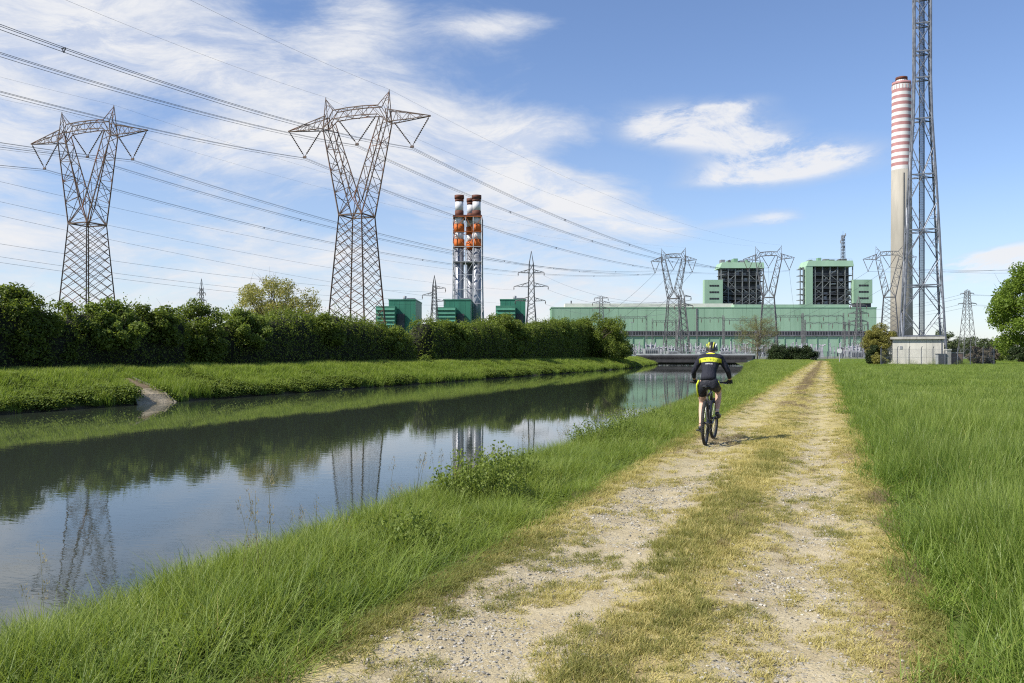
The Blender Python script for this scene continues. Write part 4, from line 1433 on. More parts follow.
def stack_cluster():
    Zs = 470.0
    s = Zs / F
    base = gpos(468, Zs)
    t = thing('stack_cluster', 'three orange and white banded steel stacks tied in one open lattice frame', 'stack', base)
    zz = lambda y: EYE + (HOR - y) * s - 0.8
    zy = lambda q: zz(180 + q / 4.555)
    segs = [(640, 305, 'stack_steel', 1), (305, 268, 'orange', 1.17), (268, 235, 'stack_white', 1), (235, 200, 'orange', 1.17), (200, 165, 'stack_white', 1), (165, 138, 'rust_red', 0.98),
            (138, 97, 'stack_white', 0.92), (97, 84, 'rust_red', 0.97), (84, 68, 'rust_red', 1.09)]
    rads = 4.4 * s
    names = {'stack_steel': 'steel_shaft', 'orange': 'orange_band', 'stack_white': 'white_band', 'rust_red': 'rust_red_band'}
    for px, dy in ((459.6, -3.0), (470.6, 7.0), (476.9, -3.0)):
        x = (px - 468) * s * (1 + dy / Zs)
        fl = bpy.data.objects.new('flue', None); COL.objects.link(fl); fl.parent = t; fl.location = (x, dy, 0)
        for y0, y1, m, g in segs:
            z0 = -0.2 if y0 == 640 else zy(y0)
            MB().lathe([(rads * g, z0), (rads * g, zy(y1))], 24).build(names[m], M[m], fl, True)
    hw, dp = 14.2 * s, 12.0 * s
    lev = [0.0] + [zy(q) for q in (560, 495, 430, 372, 303, 235, 168)]
    xs = [-hw, -hw * 0.12, hw * 0.42, hw]

    def fl_(z): return 1 + 0.14 * max(0.0, 1 - z / zy(372)) ** 1.5
    for k, x in enumerate(xs):
        for y in (-dp, dp):
            mb = MB()
            for z0, z1 in zip(lev[:-1], lev[1:]):
                mb.bar((x * fl_(z0), y, z0), (x * fl_(z1), y, z1), 0.30 if k in (0, 3) else 0.22, 4)
            mb.build('post', M['lattice_grey'], t)
    for i, (z0, z1) in enumerate(zip(lev[:-1], lev[1:])):
        mb = MB()
        for y in (-dp - 0.05, dp + 0.05):
            mb.bar((-hw * fl_(z1), y, z1), (hw * fl_(z1), y, z1), 0.22, 4)
            for j in range(3):
                a, b = xs[j], xs[j + 1]
                if (i + j) % 2: a, b = b, a
                mb.bar((a * fl_(z0), y, z0), (b * fl_(z1), y, z1), 0.15, 4)
        for x in (-hw, hw):
            mb.bar((x * fl_(z1), -dp, z1), (x * fl_(z1), dp, z1), 0.25, 4)
            mb.bar((x * fl_(z0), -dp, z0), (x * fl_(z1), dp, z1), 0.18, 4)
            mb.bar((x * fl_(z0), dp, z0), (x * fl_(z1), -dp, z1), 0.17, 4)
        mb.build('brace', M['lattice_grey'] if i < 5 else M['lattice_red'], t)
    mb = MB()
    z = lev[-1]
    mb.box(-hw, hw, -dp, dp, z, z + 0.9)
    mb.build('top_platform', M['rust_red'], t)
    mb = MB()
    mb.box(-hw * 0.98, hw * 0.95, -dp * 0.9, dp * 0.9, zy(372) - 0.3, zy(372) + 0.5)
    mb.build('middle_platform', M['steel_far'], t)


stack_cluster()


def green_block(label, x0, x1, ytop, ax0, ax1, aytop, stub):
    Zg = 440.0
    s = Zg / F
    zz = lambda y: EYE + (HOR - y) * s
    t = thing('turbine_block', label, 'industrial building', gpos((x0 + x1) / 2, Zg), 0, 'dark green turbine blocks')
    w = (x1 - x0) * s / 2
    MB().box(-w, w, 0, 30, 0, zz(ytop)).build('wall', M['green_dark'], t)
    MB().box(-w - 0.25, w + 0.25, -0.25, 30.2, zz(ytop), zz(ytop) + 0.5).build('roof', M['green_mid'], t)
    for k in range(1, 5):
        x = -w + 2 * w * k / 5
        MB().box(x - 0.06, x + 0.06, -0.05, 0.0, 0.2, zz(ytop) - 0.2).build('cladding_seam', M['green_mid'], t)
    a0, a1 = (ax0 - (x0 + x1) / 2) * s, (ax1 - (x0 + x1) / 2) * s
    an = MB().box(a0, a1, -8, -0.3, 0, zz(aytop)).build('intake_house', M['green_mid'], t)
    z = 1.0
    while z < zz(aytop) - 0.6:
        MB().add([(a0 + 0.2, -8.0, z + 0.9), (a1 - 0.2, -8.0, z + 0.9), (a1 - 0.2, -8.6, z), (a0 + 0.2, -8.6, z), (a0 + 0.2, -8.0, z + 0.8), (a1 - 0.2, -8.0, z + 0.8), (a1 - 0.2, -8.6, z - 0.1), (a0 + 0.2, -8.6, z - 0.1)],
                 [(0, 3, 2, 1), (4, 5, 6, 7), (3, 7, 6, 2), (0, 4, 7, 3), (1, 2, 6, 5)]).build('louvre', M['green_mid'], an)
        z += 1.9
    MB().box(a1 + 0.4, a1 + 4.0, -3.0, -0.3, 0, zz(314)).build('plant_box', M['boiler'], t)
    if stub:
        MB().lathe([(0.9, zz(ytop)), (0.9, zz(ytop) + 2.4), (0.6, zz(ytop) + 2.5)], 12, ((stub - (x0 + x1) / 2) * s, 5, 0)).build('exhaust_stub', M['pipe'], t, True)
    MB().box(w - 5, w - 1, 4, 10, zz(ytop) + 0.5, zz(ytop) + 1.4).build('roof_unit', M['pipe'], t)


green_block('leftmost dark green block, directly right of the tall forked pylon', 388.7, 415.6, 300.2, 378.3, 397.2, 307, 403.6)
green_block('dark green block at the foot of the striped triple stacks', 443.6, 470.5, 300.2, 437, 456.7, 308, None)
green_block('dark green block behind the foot of the three-armed pylon', 500.2, 525.5, 300.0, 496, 515.5, 306.5, 514.8)


def long_hall():
    Zh = 520.0
    s = Zh / F
    x0 = (551.5 - 512) * s; x1 = (876.5 - 512) * s
    zz = lambda y: EYE + (HOR - y) * s
    t = thing('turbine_hall', 'very long pale green hall with a dark gallery band across its front', 'industrial building', (x0, Zh, 0))
    W = x1 - x0
    zt = zz(308.3)
    # front of separate cladding panels with recessed joints
    n = 34
    for k in range(n):
        a, b = W * k / n, W * (k + 1) / n
        MB().box(a + 0.05, b - 0.05, 0.0, 0.25, 15.6, zt).build('cladding_panel', M['green_pale'], t)
    MB().box(0.0, W, 0.25, 22, 15.5, zt - 0.02).build('upper_wall', M['green_trim'], t)
    MB().box(-0.3, W + 0.3, -0.12, 22.2, zt, zt + 0.7).build('eaves', M['green_trim'], t)
    MB().box((695 - 550.5) * s, (696.3 - 550.5) * s, -0.35, 0.0, 15.6, zt).build('expansion_joint', M['gallery'], t)
    MB().box(0, W, 0.3, 22, 0, 12.3).build('lower_wall', M['green_low'], t)
    g = MB().box(0, W, -0.4, 22, 12.3, 15.5).build('gallery', M['gallery'], t)
    for k in range(120):
        a = W * (k + 0.15) / 120
        MB().box(a, a + W / 120 * 0.55, -0.5, -0.41, 13.3, 15.1).build('window', M['dark'], g)
    for k in range(30):
        a = W * (k + 0.5) / 30
        MB().box(a - 0.2, a + 0.2, -0.1, 0.28, 0, 12.28).build('column', M['green_trim'], t)
    a, b = (565 - 550.5) * s, (735.5 - 550.5) * s
    MB().box(a, b, 8, 21, zt + 0.72, zt + 3.4).build('roof_monitor', M['roof_pale'], t)
    a, b = (733.5 - 550.5) * s, (848.5 - 550.5) * s
    MB().box(a, b, 0.6, 8, zt + 0.72, zz(304.4)).build('parapet', M['green_low'], t)
    MB().box((571 - 550.5) * s, (572.2 - 550.5) * s, 12, 12.8, zt + 3.6, zt + 5.4).build('roof_vent', M['boiler'], t)
    for k in range(14):
        a = W * (k + 0.3) / 14
        MB().box(a, a + 5, 0.1, 0.28, 0.2, 5.5).build('door', M['trafo'] if k % 3 else M['dark'], t)


long_hall()


def boiler_house(label, px0, px1, ytop, yb, blk0, blk1, blk_top, blk_bot, leftcol):
    Zb = 565.0
    s = Zb / F
    zz = lambda y: EYE + (HOR - y) * s
    pc = (px0 + px1) / 2
    t = thing('boiler_house', label, 'industrial building', gpos(pc, Zb), 0, 'open steel boiler houses behind the hall')
    X = lambda px: (px - pc) * s
    w0, w1 = X(px0), X(px1)
    zt, zr = zz(ytop), zz(ytop + 5.8)
    D = 15.0
    # roof with sloping skirt
    mb = MB()
    mb.add([(w0 - 1.2, -1.2, zr), (w1 + 0.4, -1.2, zr), (w1 + 0.4, D, zr), (w0 - 1.2, D, zr), (w0 + 0.6, -0.6, zt), (w1, -0.6, zt), (w1, D, zt), (w0 + 0.6, D, zt)],
           [(3, 2, 1, 0), (4, 5, 6, 7), (0, 1, 5, 4), (1, 2, 6, 5), (2, 3, 7, 6), (3, 0, 4, 7)])
    mb.build('roof', M['green_low'], t)
    r = random.Random(int(px0))
    # boiler body hanging inside the frame
    MB().box(w0 + 1.2, w1 - 1.0, 5.6, D - 3.6, 8, zr - 0.4).build('boiler_casing', M['boiler'], t)
    MB().box(w0 + 2, w1 - 2, D - 3.5, D - 3, 8, zr - 0.2).build('back_wall', M['dark'], t)
    nx = 6
    cols = [w0 + (w1 - w0) * k / nx for k in range(nx + 1)]
    floors = [zz(304), zz(299.5), zz(294), zz(288.5), zz(281), zz(275), zz(268.6)]
    for k, x in enumerate(cols):
        for y in (0, D * 0.5):
            MB().box(x - 0.30, x + 0.30, y - 0.3, y + 0.3, 0, zr).build('column', M['beam'], t)
    for k, z in enumerate(floors[:-1]):
        MB().box(w0 - 0.3, w1 + 0.3, -0.25, D - 4, z - 0.35 + 0.001 * k, z).build('floor', M['boiler'], t)
        mb = MB()
        for q in range(2): mb.bar((w0, -0.35, z + 0.6 + q * 0.55), (w1, -0.35, z + 0.6 + q * 0.55), 0.05, 4)
        mb.build('railing', M['beam'], t)
    for k in range(nx):
        for i in range(len(floors) - 1):
            if r.random() < 0.45:
                mb = MB()
                a, b = cols[k], cols[k + 1]
                if r.random() < 0.5: a, b = b, a
                mb.bar((a, -0.1, floors[i]), (b, -0.1, floors[i + 1]), 0.22, 4)
                if r.random() < 0.5: mb.bar((b, 0.3, floors[i]), (a, 0.3, floors[i + 1]), 0.21, 4)
                mb.build('brace', M['beam'], t)
            if r.random() < 0.8:
                a = cols[k] + r.uniform(0.8, 2.0)
                ww, hh = r.uniform(1.0, 3.2), r.uniform(0.8, 2.6)
                MB().box(a, a + ww, r.uniform(1.0, 3.5), 5.5, floors[i] + 0.02, floors[i] + hh).build('plant_unit', M[r.choice(['pipe', 'boiler', 'beam', 'trafo', 'boiler'])], t)
            if r.random() < 0.5:
                z = floors[i] + r.uniform(1.6, 3.4)
                mb = MB().tube([(cols[k] + 0.3, 2.2, z), (cols[k + 1] - 0.3, 2.2, z + r.uniform(-0.5, 0.5))], r.uniform(0.2, 0.5), 8)
                mb.build('pipe', M[r.choice(['pipe', 'stack_white', 'boiler'])], t)
    if leftcol:
        MB().box(X(leftcol[0]), X(leftcol[1]), -1.0, 3, 0, zr).build('lift_shaft', M['green_low'], t)
        for x in (X(800.2), X(803.2)):
            MB().box(x - 0.3, x + 0.3, -0.3, 0.3, 0, zr - 0.4).build('column', M['beam'], t)
        for z in floors:
            MB().box(X(800.2), X(804.5), -0.3, 8, z - 0.3, z - 0.02).build('landing', M['beam'], t)
    # green stair block with three rows of small windows
    b0, b1 = X(blk0), X(blk1)
    zb1, zb0 = zz(blk_top), zz(blk_bot)
    bl = MB().box(b0, b1, -3.5, 1.5, zb0, zb1).build('stair_block', M['green_low'], t)
    MB().box(b0 + 1, b1 - 0.5, -2.5, 1.2, 20, zb0 - 0.02).build('stair_base', M['boiler'], t)
    for k in range(3):
        z = zb1 - (zb1 - zb0) * (0.25 + 0.27 * k)
        for j in range(4):
            x = b0 + (b1 - b0) * (0.27 + 0.135 * j)
            MB().box(x, x + (b1 - b0) * 0.115, -3.6, -3.48, z - 0.55, z + 0.6).build('window', M['dark'], bl)
    # things on the roof
    for k in range(7):
        a = r.uniform(w0 + 1, w1 - 4)
        MB().box(a, a + r.uniform(0.8, 3.5), r.uniform(2, 8), r.uniform(9, 14), zt, zt + r.uniform(0.8, 3.2)).build('roof_unit', M[r.choice(['pipe', 'green_trim', 'boiler'])], t)
    mb = MB()
    n = 16
    for k in range(n + 1):
        x = w0 + 0.8 + (w1 - w0 - 1.2) * k / n
        mb.bar((x, 0, zt), (x, 0, zt + 1.1), 0.06, 4)
    mb.bar((w0 + 0.8, 0, zt + 1.1), (w1 - 0.4, 0, zt + 1.1), 0.07, 4)
    mb.build('roof_railing', M['pipe'], t)
    return t, zt, X


boiler_house('left boiler house, open dark steel frame with stair block on its left', 721.2, 763.4, 262.4, 308, 703.3, 721.5, 280.2, 304, None)
bh, zt_, X_ = boiler_house('right boiler house, open steel frame with roof antenna and stair block on its right', 807.5, 852.6, 260.6, 308, 851.6, 870.2, 280.0, 303.5, (805.2, 812.2))


def roof_antenna():
    Zb = 572.0
    p = gpos(843.0, Zb, zt_)
    t = thing('roof_antenna', 'short lattice antenna tower on the roof of the right boiler house', 'antenna', p, 0.3)
    H = 18.0
    for sx in (-1, 1):
        for sy in (-1, 1):
            MB().bar((sx * 1.0, sy * 1.0, 0.0), (sx * 0.8, sy * 0.8, H), 0.2, 4).build('leg', M['galv'], t)
    mb = MB()
    for k in range(8):
        z0, z1 = H * k / 8, H * (k + 1) / 8
        for (a, b) in (((-1, -1), (1, -1)), ((1, -1), (1, 1)), ((1, 1), (-1, 1)), ((-1, 1), (-1, -1))):
            mb.bar((a[0] * 0.9, a[1] * 0.9, z0), (b[0] * 0.9, b[1] * 0.9, z1), 0.12, 4); mb.bar((b[0] * 0.9, b[1] * 0.9, z0), (a[0] * 0.9, a[1] * 0.9, z1), 0.118, 4)
    mb.build('bracing', M['galv'], t)
    for k, (z, a) in enumerate(((9, 0.4), (12.5, 2.2), (15.5, 4.4), (17.0, 5.6), (13.8, 3.7))):
        MB().bar((1.5 * math.cos(a), 1.5 * math.sin(a), z), (1.5 * math.cos(a), 1.5 * math.sin(a), z + 1.9), 0.42, 6).build('aerial', M['pipe'], t)
    MB().bar((0, 0, H), (0, 0, H + 2.6), 0.09, 5).build('rod', M['galv'], t)


roof_antenna()

# ------------------------------------------------------------------ switchyard


def gantry(px0, px1, ytop, Z, label, n_ins=3):
    s = Z / F
    H = EYE + (HOR - ytop) * s
    t = thing('gantry', label, 'gantry', gpos((px0 + px1) / 2, Z), 0, 'switchyard portal gantries')
    w = (px1 - px0) * s / 2
    for x in (-w, w):
        mb = MB()
        for sx in (-1, 1):
            for sy in (-1, 1):
                mb.bar((x + sx * 0.38, sy * 0.38, 0), (x + sx * 0.2, sy * 0.2, H + 1.5), 0.075, 4)
        for k in range(9):
            z0, z1 = H * k / 9, H * (k + 1) / 9
            for e in (-1, 1):
                mb.bar((x - 0.3, e * 0.3, z0), (x + 0.3, e * 0.3, z1), 0.04, 4); mb.bar((x + e * 0.31, -0.3, z0), (x + e * 0.31, 0.3, z1), 0.038, 4)
        mb.build('post', M['steel_far'], t)
    mb = MB()
    for e in (-1, 1):
        for dz in (-0.4, 0.4):
            mb.bar((-w, e * 0.35, H + dz), (w, e * 0.35, H + dz), 0.09, 4)
        zig(mb, (-w, e * 0.36, H - 0.4), (w, e * 0.36, H - 0.4), (-w, e * 0.36, H + 0.4), (w, e * 0.36, H + 0.4), 10, 0.05)
    mb.build('beam', M['steel_far'], t)
    for k in range(n_ins):
        x = -w + 2 * w * (k + 0.5) / n_ins
        MB().tube([(x, -0.2, H - 0.4), (x, -0.2, H - 1.4), (x, -0.2, H - 2.6)], [0.08, 0.2, 0.08], 6).build('insulator', M['insul'], t)


gantry(620.5, 646.5, 317.5, 415, 'switchyard gantry nearest the hedge end, left of the forked hall pylon')
gantry(652.5, 676, 321.5, 425, 'switchyard gantry right under the forked hall pylon')
gantry(697, 723, 318, 440, 'switchyard gantry below the left stair block')
gantry(724, 756, 319.5, 405, 'switchyard gantry behind the bare budding tree')
gantry(776, 802, 316.5, 430, 'switchyard gantry right of the pylon between the boiler houses')
gantry(803, 843.5, 316, 420, 'tallest and widest switchyard gantry, below the right boiler house')
gantry(805, 849, 323, 385, 'lower wide switchyard gantry in front of the tallest one', 4)
gantry(845, 868, 325, 400, 'switchyard gantry at the right end of the green hall')


def switch_gear():
    r = random.Random(5)
    # sources: the first of each kind
    def post_ins(H):
        t = thing('post_insulator', 'pale ribbed post insulator on a steel stand in the switchyard', 'insulator', (0, 0, 0), 0, 'switchyard post insulators')
        mb = MB()
        for sx in (-0.2, 0.2): mb.bar((sx, 0, 0), (sx, 0, H * 0.45), 0.09, 4)
        mb.bar((-0.35, 0, H * 0.45), (0.35, 0, H * 0.45), 0.12, 4)
        mb.build('stand', M['trafo'], t)
        pts, rs = [], []
        for k in range(9):
            z = H * 0.47 + H * 0.5 * k / 9
            pts += [(0, 0, z), (0, 0, z + H * 0.03)]; rs += [0.12, 0.26]
        MB().tube(pts + [(0, 0, H)], rs + [0.14], 8).build('porcelain', M['porcelain'], t)
        return t

    def disconnector(H):
        t = thing('disconnector', 'three-pole disconnector on a steel frame in the switchyard', 'switch', (0, 0, 0), 0, 'switchyard disconnectors')
        mb = MB()
        for x in (-2.4, 2.4):
            mb.bar((x, 0, 0), (x, 0, H * 0.45), 0.13, 4)
        mb.bar((-3.2, 0, H * 0.45), (3.2, 0, H * 0.45), 0.15, 4)
        mb.build('frame', M['trafo'], t)
        for x in (-2.8, -0.9, 0.9, 2.8):
            MB().tube([(x, 0, H * 0.46), (x, 0, H * 0.6), (x, 0, H * 0.75), (x, 0, H)], [0.16, 0.26, 0.2, 0.24], 7).build('porcelain', M['porcelain'], t)
        MB().bar((-2.8, 0, H), (-0.4, 0, H + 0.5), 0.07, 5).build('blade', M['pipe'], t)
        MB().bar((2.8, 0, H), (0.6, 0, H + 0.1), 0.07, 5).build('blade', M['pipe'], t)
        return t

    def breaker(H):
        t = thing('circuit_breaker', 'circuit breaker with T-shaped porcelain head in the switchyard', 'circuit breaker', (0, 0, 0), 0, 'switchyard circuit breakers')
        MB().box(-0.5, 0.5, -0.4, 0.4, 0.4, 1.7).build('cabinet', M['trafo'], t)
        MB().tube([(0, 0, 1.7), (0, 0, H * 0.6), (0, 0, H * 0.85)], [0.24, 0.3, 0.2], 8).build('porcelain', M['porcelain'], t)
        MB().tube([(-1.3, 0, H * 0.95), (-0.6, 0, H * 0.88), (0, 0, H * 0.85), (0.6, 0, H * 0.88), (1.3, 0, H * 0.95)], [0.2, 0.3, 0.24, 0.3, 0.2], 8).build('chamber', M['porcelain'], t)
        return t

    def transformer():
        t = thing('transformer', 'grey box transformer with bushings in the switchyard', 'transformer', (0, 0, 0), 0, 'switchyard transformers')
        MB().box(-2.6, 2.6, -1.6, 1.6, 0.5, 3.6).build('tank', M['trafo'], t)
        for k in range(7):
            MB().box(-2.4 + 0.75 * k, -2.1 + 0.75 * k, -2.3, -1.62, 0.8, 3.2).build('radiator', M['pipe'], t)
        for x in (-1.5, 0, 1.5):
            MB().tube([(x, 0, 3.6), (x * 1.15, 0, 4.6), (x * 1.3, 0, 6.0)], [0.3, 0.34, 0.12], 8).build('bushing', M['porcelain'], t)
        MB().bar((-2.0, 0.8, 4.6), (2.0, 0.8, 4.6), 0.5, 10).build('conservator', M['trafo'], t)
        return t
    protos = [(post_ins(6.2), 66), (disconnector(5.6), 28), (breaker(5.8), 30), (transformer(), 10)]
    zones = [(660, 'between the hedge end and the forked hall pylon'), (703, 'right of the forked hall pylon'), (735, 'under the left boiler house'),
             (785, 'behind the budding tree and dark bush'), (830, 'under the right boiler house'), (999, 'at the right end of the green hall')]
    for proto, n in protos:
        for k in range(n):
            px = r.uniform(628, 872); Z = r.uniform(300, 400)
            sc = r.uniform(0.6, 1.0)
            if k == 0:
                kind0 = {'insulator': 'pale ribbed post insulator', 'switch': 'three-pole disconnector', 'circuit breaker': 'T-headed circuit breaker', 'transformer': 'grey finned transformer'}[proto['category']]
                o = proto
                o.location = gpos(px, Z); o.scale = (sc, sc, sc)
            else:
                o = dup(proto, gpos(px, Z), r.uniform(-0.3, 0.3), scl=sc)
            where = [w for lim, w in zones if px < lim][0]
            o['label'] = '%s in the switchyard %s' % (kind0, where)
            o['group'] = '%ss %s' % (kind0.split(' ', 1)[1], where)


switch_gear()


def lamp_posts():
    p = None
    for px, Z, lab in ((632, 300, 'slim lighting column near the hedge end before the switchyard'), (741, 330, 'slim lighting column left of the bare budding tree'), (829, 320, 'slim lighting column behind the small white round sign'),
                       (940, 190, 'lighting column behind the radio mast with two small lamp heads')):
        t = thing('lighting_column', lab, 'lamp post', gpos(px, Z), 0, 'slim lighting columns')
        H = 12.5 if Z > 250 else 9.3
        MB().bar((0, 0, 0), (0, 0, H), 0.11, 6, 0.07).build('pole', M['galv'], t)
        for s in (-1, 1):
            MB().box(s * 0.25 - 0.22, s * 0.25 + 0.22, -0.3, 0.1, H, H + 0.25).build('lamp_head', M['trafo'], t)


lamp_posts()


def yard_fence():
    Zf = 268.0
    s = Zf / F
    x0, x1 = at(752, Zf).x, at(880, Zf).x
    t = thing('mesh_fence', 'low grey mesh fence along the front of the switchyard', 'fence', (x0, Zf, 0))
    n = 17
    base = MB().box(-0.1, 0.1, -0.1, 0.1, 0, 2.3).build('post', M['galv'], t)
    for k in range(1, n + 1): share(base, 'post', t, ((x1 - x0) * k / n, 0, 0))
    mb = MB()
    for z in (0.5, 1.0, 1.5, 2.0, 2.25): mb.bar((0, -0.12, z), (x1 - x0, -0.12, z), 0.035, 4)
    mb.build('wire', M['galv'], t)


yard_fence()

mbx = MB().add([(-200, 262, 0.03), (330, 262, 0.03), (330, 640, 0.03), (-200, 640, 0.03)], [(0, 1, 2, 3)])
M['yard'] = surf('yard_gravel', (0.17, 0.17, 0.14), (0.11, 0.12, 0.085), 0.2, 0.95)
tag(mbx.build('yard_paving', M['yard']), kind='structure')

# ------------------------------------------------------------------ bridge, hut, fence, sign, chute


def bridge():
    t0 = 205.0
    L, Rr = float(Lw(t0)) - 4.5, float(Rw(t0)) + 1.2
    cx = (L + Rr) / 2
    t = thing('road_bridge', 'low flat bridge with dark underside across the far end of the canal', 'bridge', loc(cx, t0, 0), -TH)
    h = (Rr - L) / 2
    MB().box(-h, h, 0, 7.2, 0.72, 1.20).build('deck', M['concrete'], t)
    for y in (0.3, 2.5, 4.9, 6.9):
        MB().box(-h + 1, h - 1, y - 0.45, y + 0.25, -0.50, 0.716).build('girder', M['girder'], t)
    for y in (-0.12, 7.3):
        pr = MB().box(-h - 0.4, h + 0.4, y, y + 0.3, 1.205, 1.58).build('parapet', M['trafo'], t)
        MB().box(-h - 0.3, h + 0.3, y - 0.03, y + 0.27, 0.2, 1.20).build('fascia', M['girder'], t)
    for s in (-1, 1):
        MB().box(s * (h - 0.6) - 0.6, s * (h - 0.6) + 0.6, 0.1, 7.2, -2.2, 0.714).build('abutment', M['concrete'], t)


bridge()


def hut():
    Zh = 108.0
    s = Zh / F
    t = thing('concrete_hut', 'pale flat-roofed concrete hut at the foot of the radio mast', 'hut', gpos(917.6, Zh), R(-24))
    t.scale = (0.9, 1, 1)
    X = lambda px: (px - 917) * s
    zz = lambda y: EYE + (HOR - y) * s
    x0, x1 = X(891.6), X(943.2)
    zr = zz(339.2)
    n = 3
    for k in range(n):
        a, b = x0 + (x1 - x0) * k / n, x0 + (x1 - x0) * (k + 1) / n
        MB().box(a + 0.012, b - 0.012, 0, 0.08, -0.1, zr - 0.002).build('panel', M['hut_wall'], t)
    MB().box(x0, x1, 0.08, 5.0, -0.1, zr - 0.004).build('wall', M['hut_wall'], t)
    MB().box(X(889.2), X(944.2), -0.35, 5.3, zr, zr + 0.31).build('roof_slab', M['concrete'], t)
    an = MB().box(X(883), x0 - 0.02, 0.5, 4.0, -0.1, zz(342.2)).build('annex', M['hut_wall'], t)
    fr = MB().box(X(886.8), X(889.4), 0.42, 0.498, zz(362.0), zz(357.4)).build('vent', M['dark'], an)
    MB().box(X(882.6), x0 - 0.022, 0.35, 4.1, zz(342.2), zz(342.2) + 0.1).build('annex_roof', M['concrete'], t)
    MB().box(X(899), X(901.5), -0.06, 0.0, zz(349), zz(346)).build('vent', M['trafo'], t)
    MB().bar((x1 - 0.3, -0.08, 0), (x1 - 0.3, -0.08, zr), 0.05, 8).build('drain_pipe', M['galv'], t)


hut()


def hut_fence():
    Zf = 104.0
    t = thing('wire_fence', 'wire mesh fence with slim posts in front of the hut and mast', 'fence', gpos(881, Zf), 0)
    s = Zf / F
    X = lambda px: (px - 881) * s
    H = 2.15
    p0 = MB().bar((0, 0, 0), (0, 0, H), 0.045, 6).bar((0, 0, H), (0, -0.25, H + 0.3), 0.04, 6).build('post', M['galv'], t)
    p0.location = (X(881), 0, 0)
    for px in (897.3, 909, 921.3, 933, 945, 957.5, 970.3, 983, 994): share(p0, 'post', t, (X(px), 0, 0))
    mb = MB()
    for z in (0.15, 1.1, 2.1): mb.bar((X(881), -0.05, z), (X(994), -0.05, z), 0.012, 4)
    # chain-link: thin crossed wires
    W = X(994)
    k = -H
    while k < W:
        for sgn in (1, -1):
            a, b = (k, k + H) if sgn > 0 else (k + H, k)
            mb.bar((max(0, min(W, a)), -0.06, 0.1), (max(0, min(W, b)), -0.06, 0.1 + 2.0), 0.0035, 3, cap=False)
        k += 0.16
    mb.build('wire_mesh', M['galv'], t)


hut_fence()


def yard_things():
    Zc = 106.0
    s = Zc / F
    t = thing('gate_pillar', 'stout pale concrete pillar right of the hut', 'pillar', gpos(947.8, Zc))
    MB().box(-0.28, 0.28, -0.28, 0.28, -0.1, 1.95).build('shaft', M['concrete'], t)
    MB().box(-0.34, 0.34, -0.34, 0.34, 1.95, 2.1).build('cap', M['hut_wall'], t)
    t = thing('equipment_cabinet', 'low dark grey cabinet against the right corner of the hut', 'cabinet', gpos(940.8, Zc))
    MB().box(-0.5, 0.5, -0.35, 0.35, 0.1, 1.45).build('body', M['trafo'], t)
    MB().box(-0.55, 0.55, -0.4, 0.4, 1.45, 1.55).build('lid', M['galv'], t)
    for x in (-0.25, 0.25): MB().box(x - 0.22, x + 0.22, -0.38, -0.352, 0.2, 1.35).build('door', M['boiler'], t)
    t = thing('equipment_cabinet', 'rust-brown cabinet right of the pale concrete pillar', 'cabinet', gpos(955.5, Zc + 3))
    MB().box(-0.75, 0.75, -0.4, 0.4, 0.1, 1.6).build('body', M['rustbox'], t)
    MB().box(-0.8, 0.8, -0.46, 0.46, 1.6, 1.7).build('lid', M['concrete'], t)
    for x in (-0.36, 0.36): MB().box(x - 0.32, x + 0.32, -0.43, -0.402, 0.25, 1.5).build('door', M['rustbox'], t)


yard_things()


def round_sign():
    Zs = 150.0
    t = thing('round_sign', 'small white round sign on a post where the track ends', 'sign', gpos(839.6, Zs))
    MB().bar((0, 0, 0), (0, 0, 2.4), 0.06, 8).build('post', M['porcelain'], t)
    mb = MB()
    n = 20
    vs = []
    for y in (-0.10, -0.065):
        for k in range(n): vs.append((0.42 * math.cos(2 * math.pi * k / n), y, 2.05 + 0.42 * math.sin(2 * math.pi * k / n)))
    fs = [tuple(range(n)), tuple(range(n, 2 * n))[::-1]] + [(k, k + n, (k + 1) % n + n, (k + 1) % n) for k in range(n)]
    mb.add(vs, fs).build('disc', M['white'], t)


round_sign()


def chute():
    """concrete ramp let into the far bank"""
    t = thing('drain_chute', 'weathered concrete drainage chute running down the far grassy bank to the water', 'drain', loc(0, 0, 0), -TH)
    vs0 = np.linspace(-34.6, -31.7, 9)
    z0 = ground_z(vs0, np.full(9, 35.0)) + 0.12
    z0 = np.maximum(z0, -1.15)
    tl = np.interp(vs0, [-34.6, -33.4, -31.7], [34.7, 34.2, 33.0])
    th = np.interp(vs0, [-34.6, -33.4, -31.7], [35.6, 35.7, 35.6])
    for k in range(8):
        V = []
        for j in (k, k + 1):
            e = 0.02 if j == k + 1 else -0.0
            for tt in (tl[j], th[j]): V.append((vs0[j] - e, tt, z0[j]))
        V += [(a, b, c - 0.5) for a, b, c in V]
        MB().add(V, [(0, 2, 3, 1), (4, 5, 7, 6), (0, 4, 6, 2), (1, 3, 7, 5), (0, 1, 5, 4), (2, 6, 7, 3)]).build('slab', M['chute'] if k < 4 else M['chute_low'], t)
    for arr in (tl, th):
        MB().tube([(vs0[k], arr[k], z0[k] + 0.02) for k in range(9)], 0.06, 4).build('kerb', M['chute_kerb'], t)


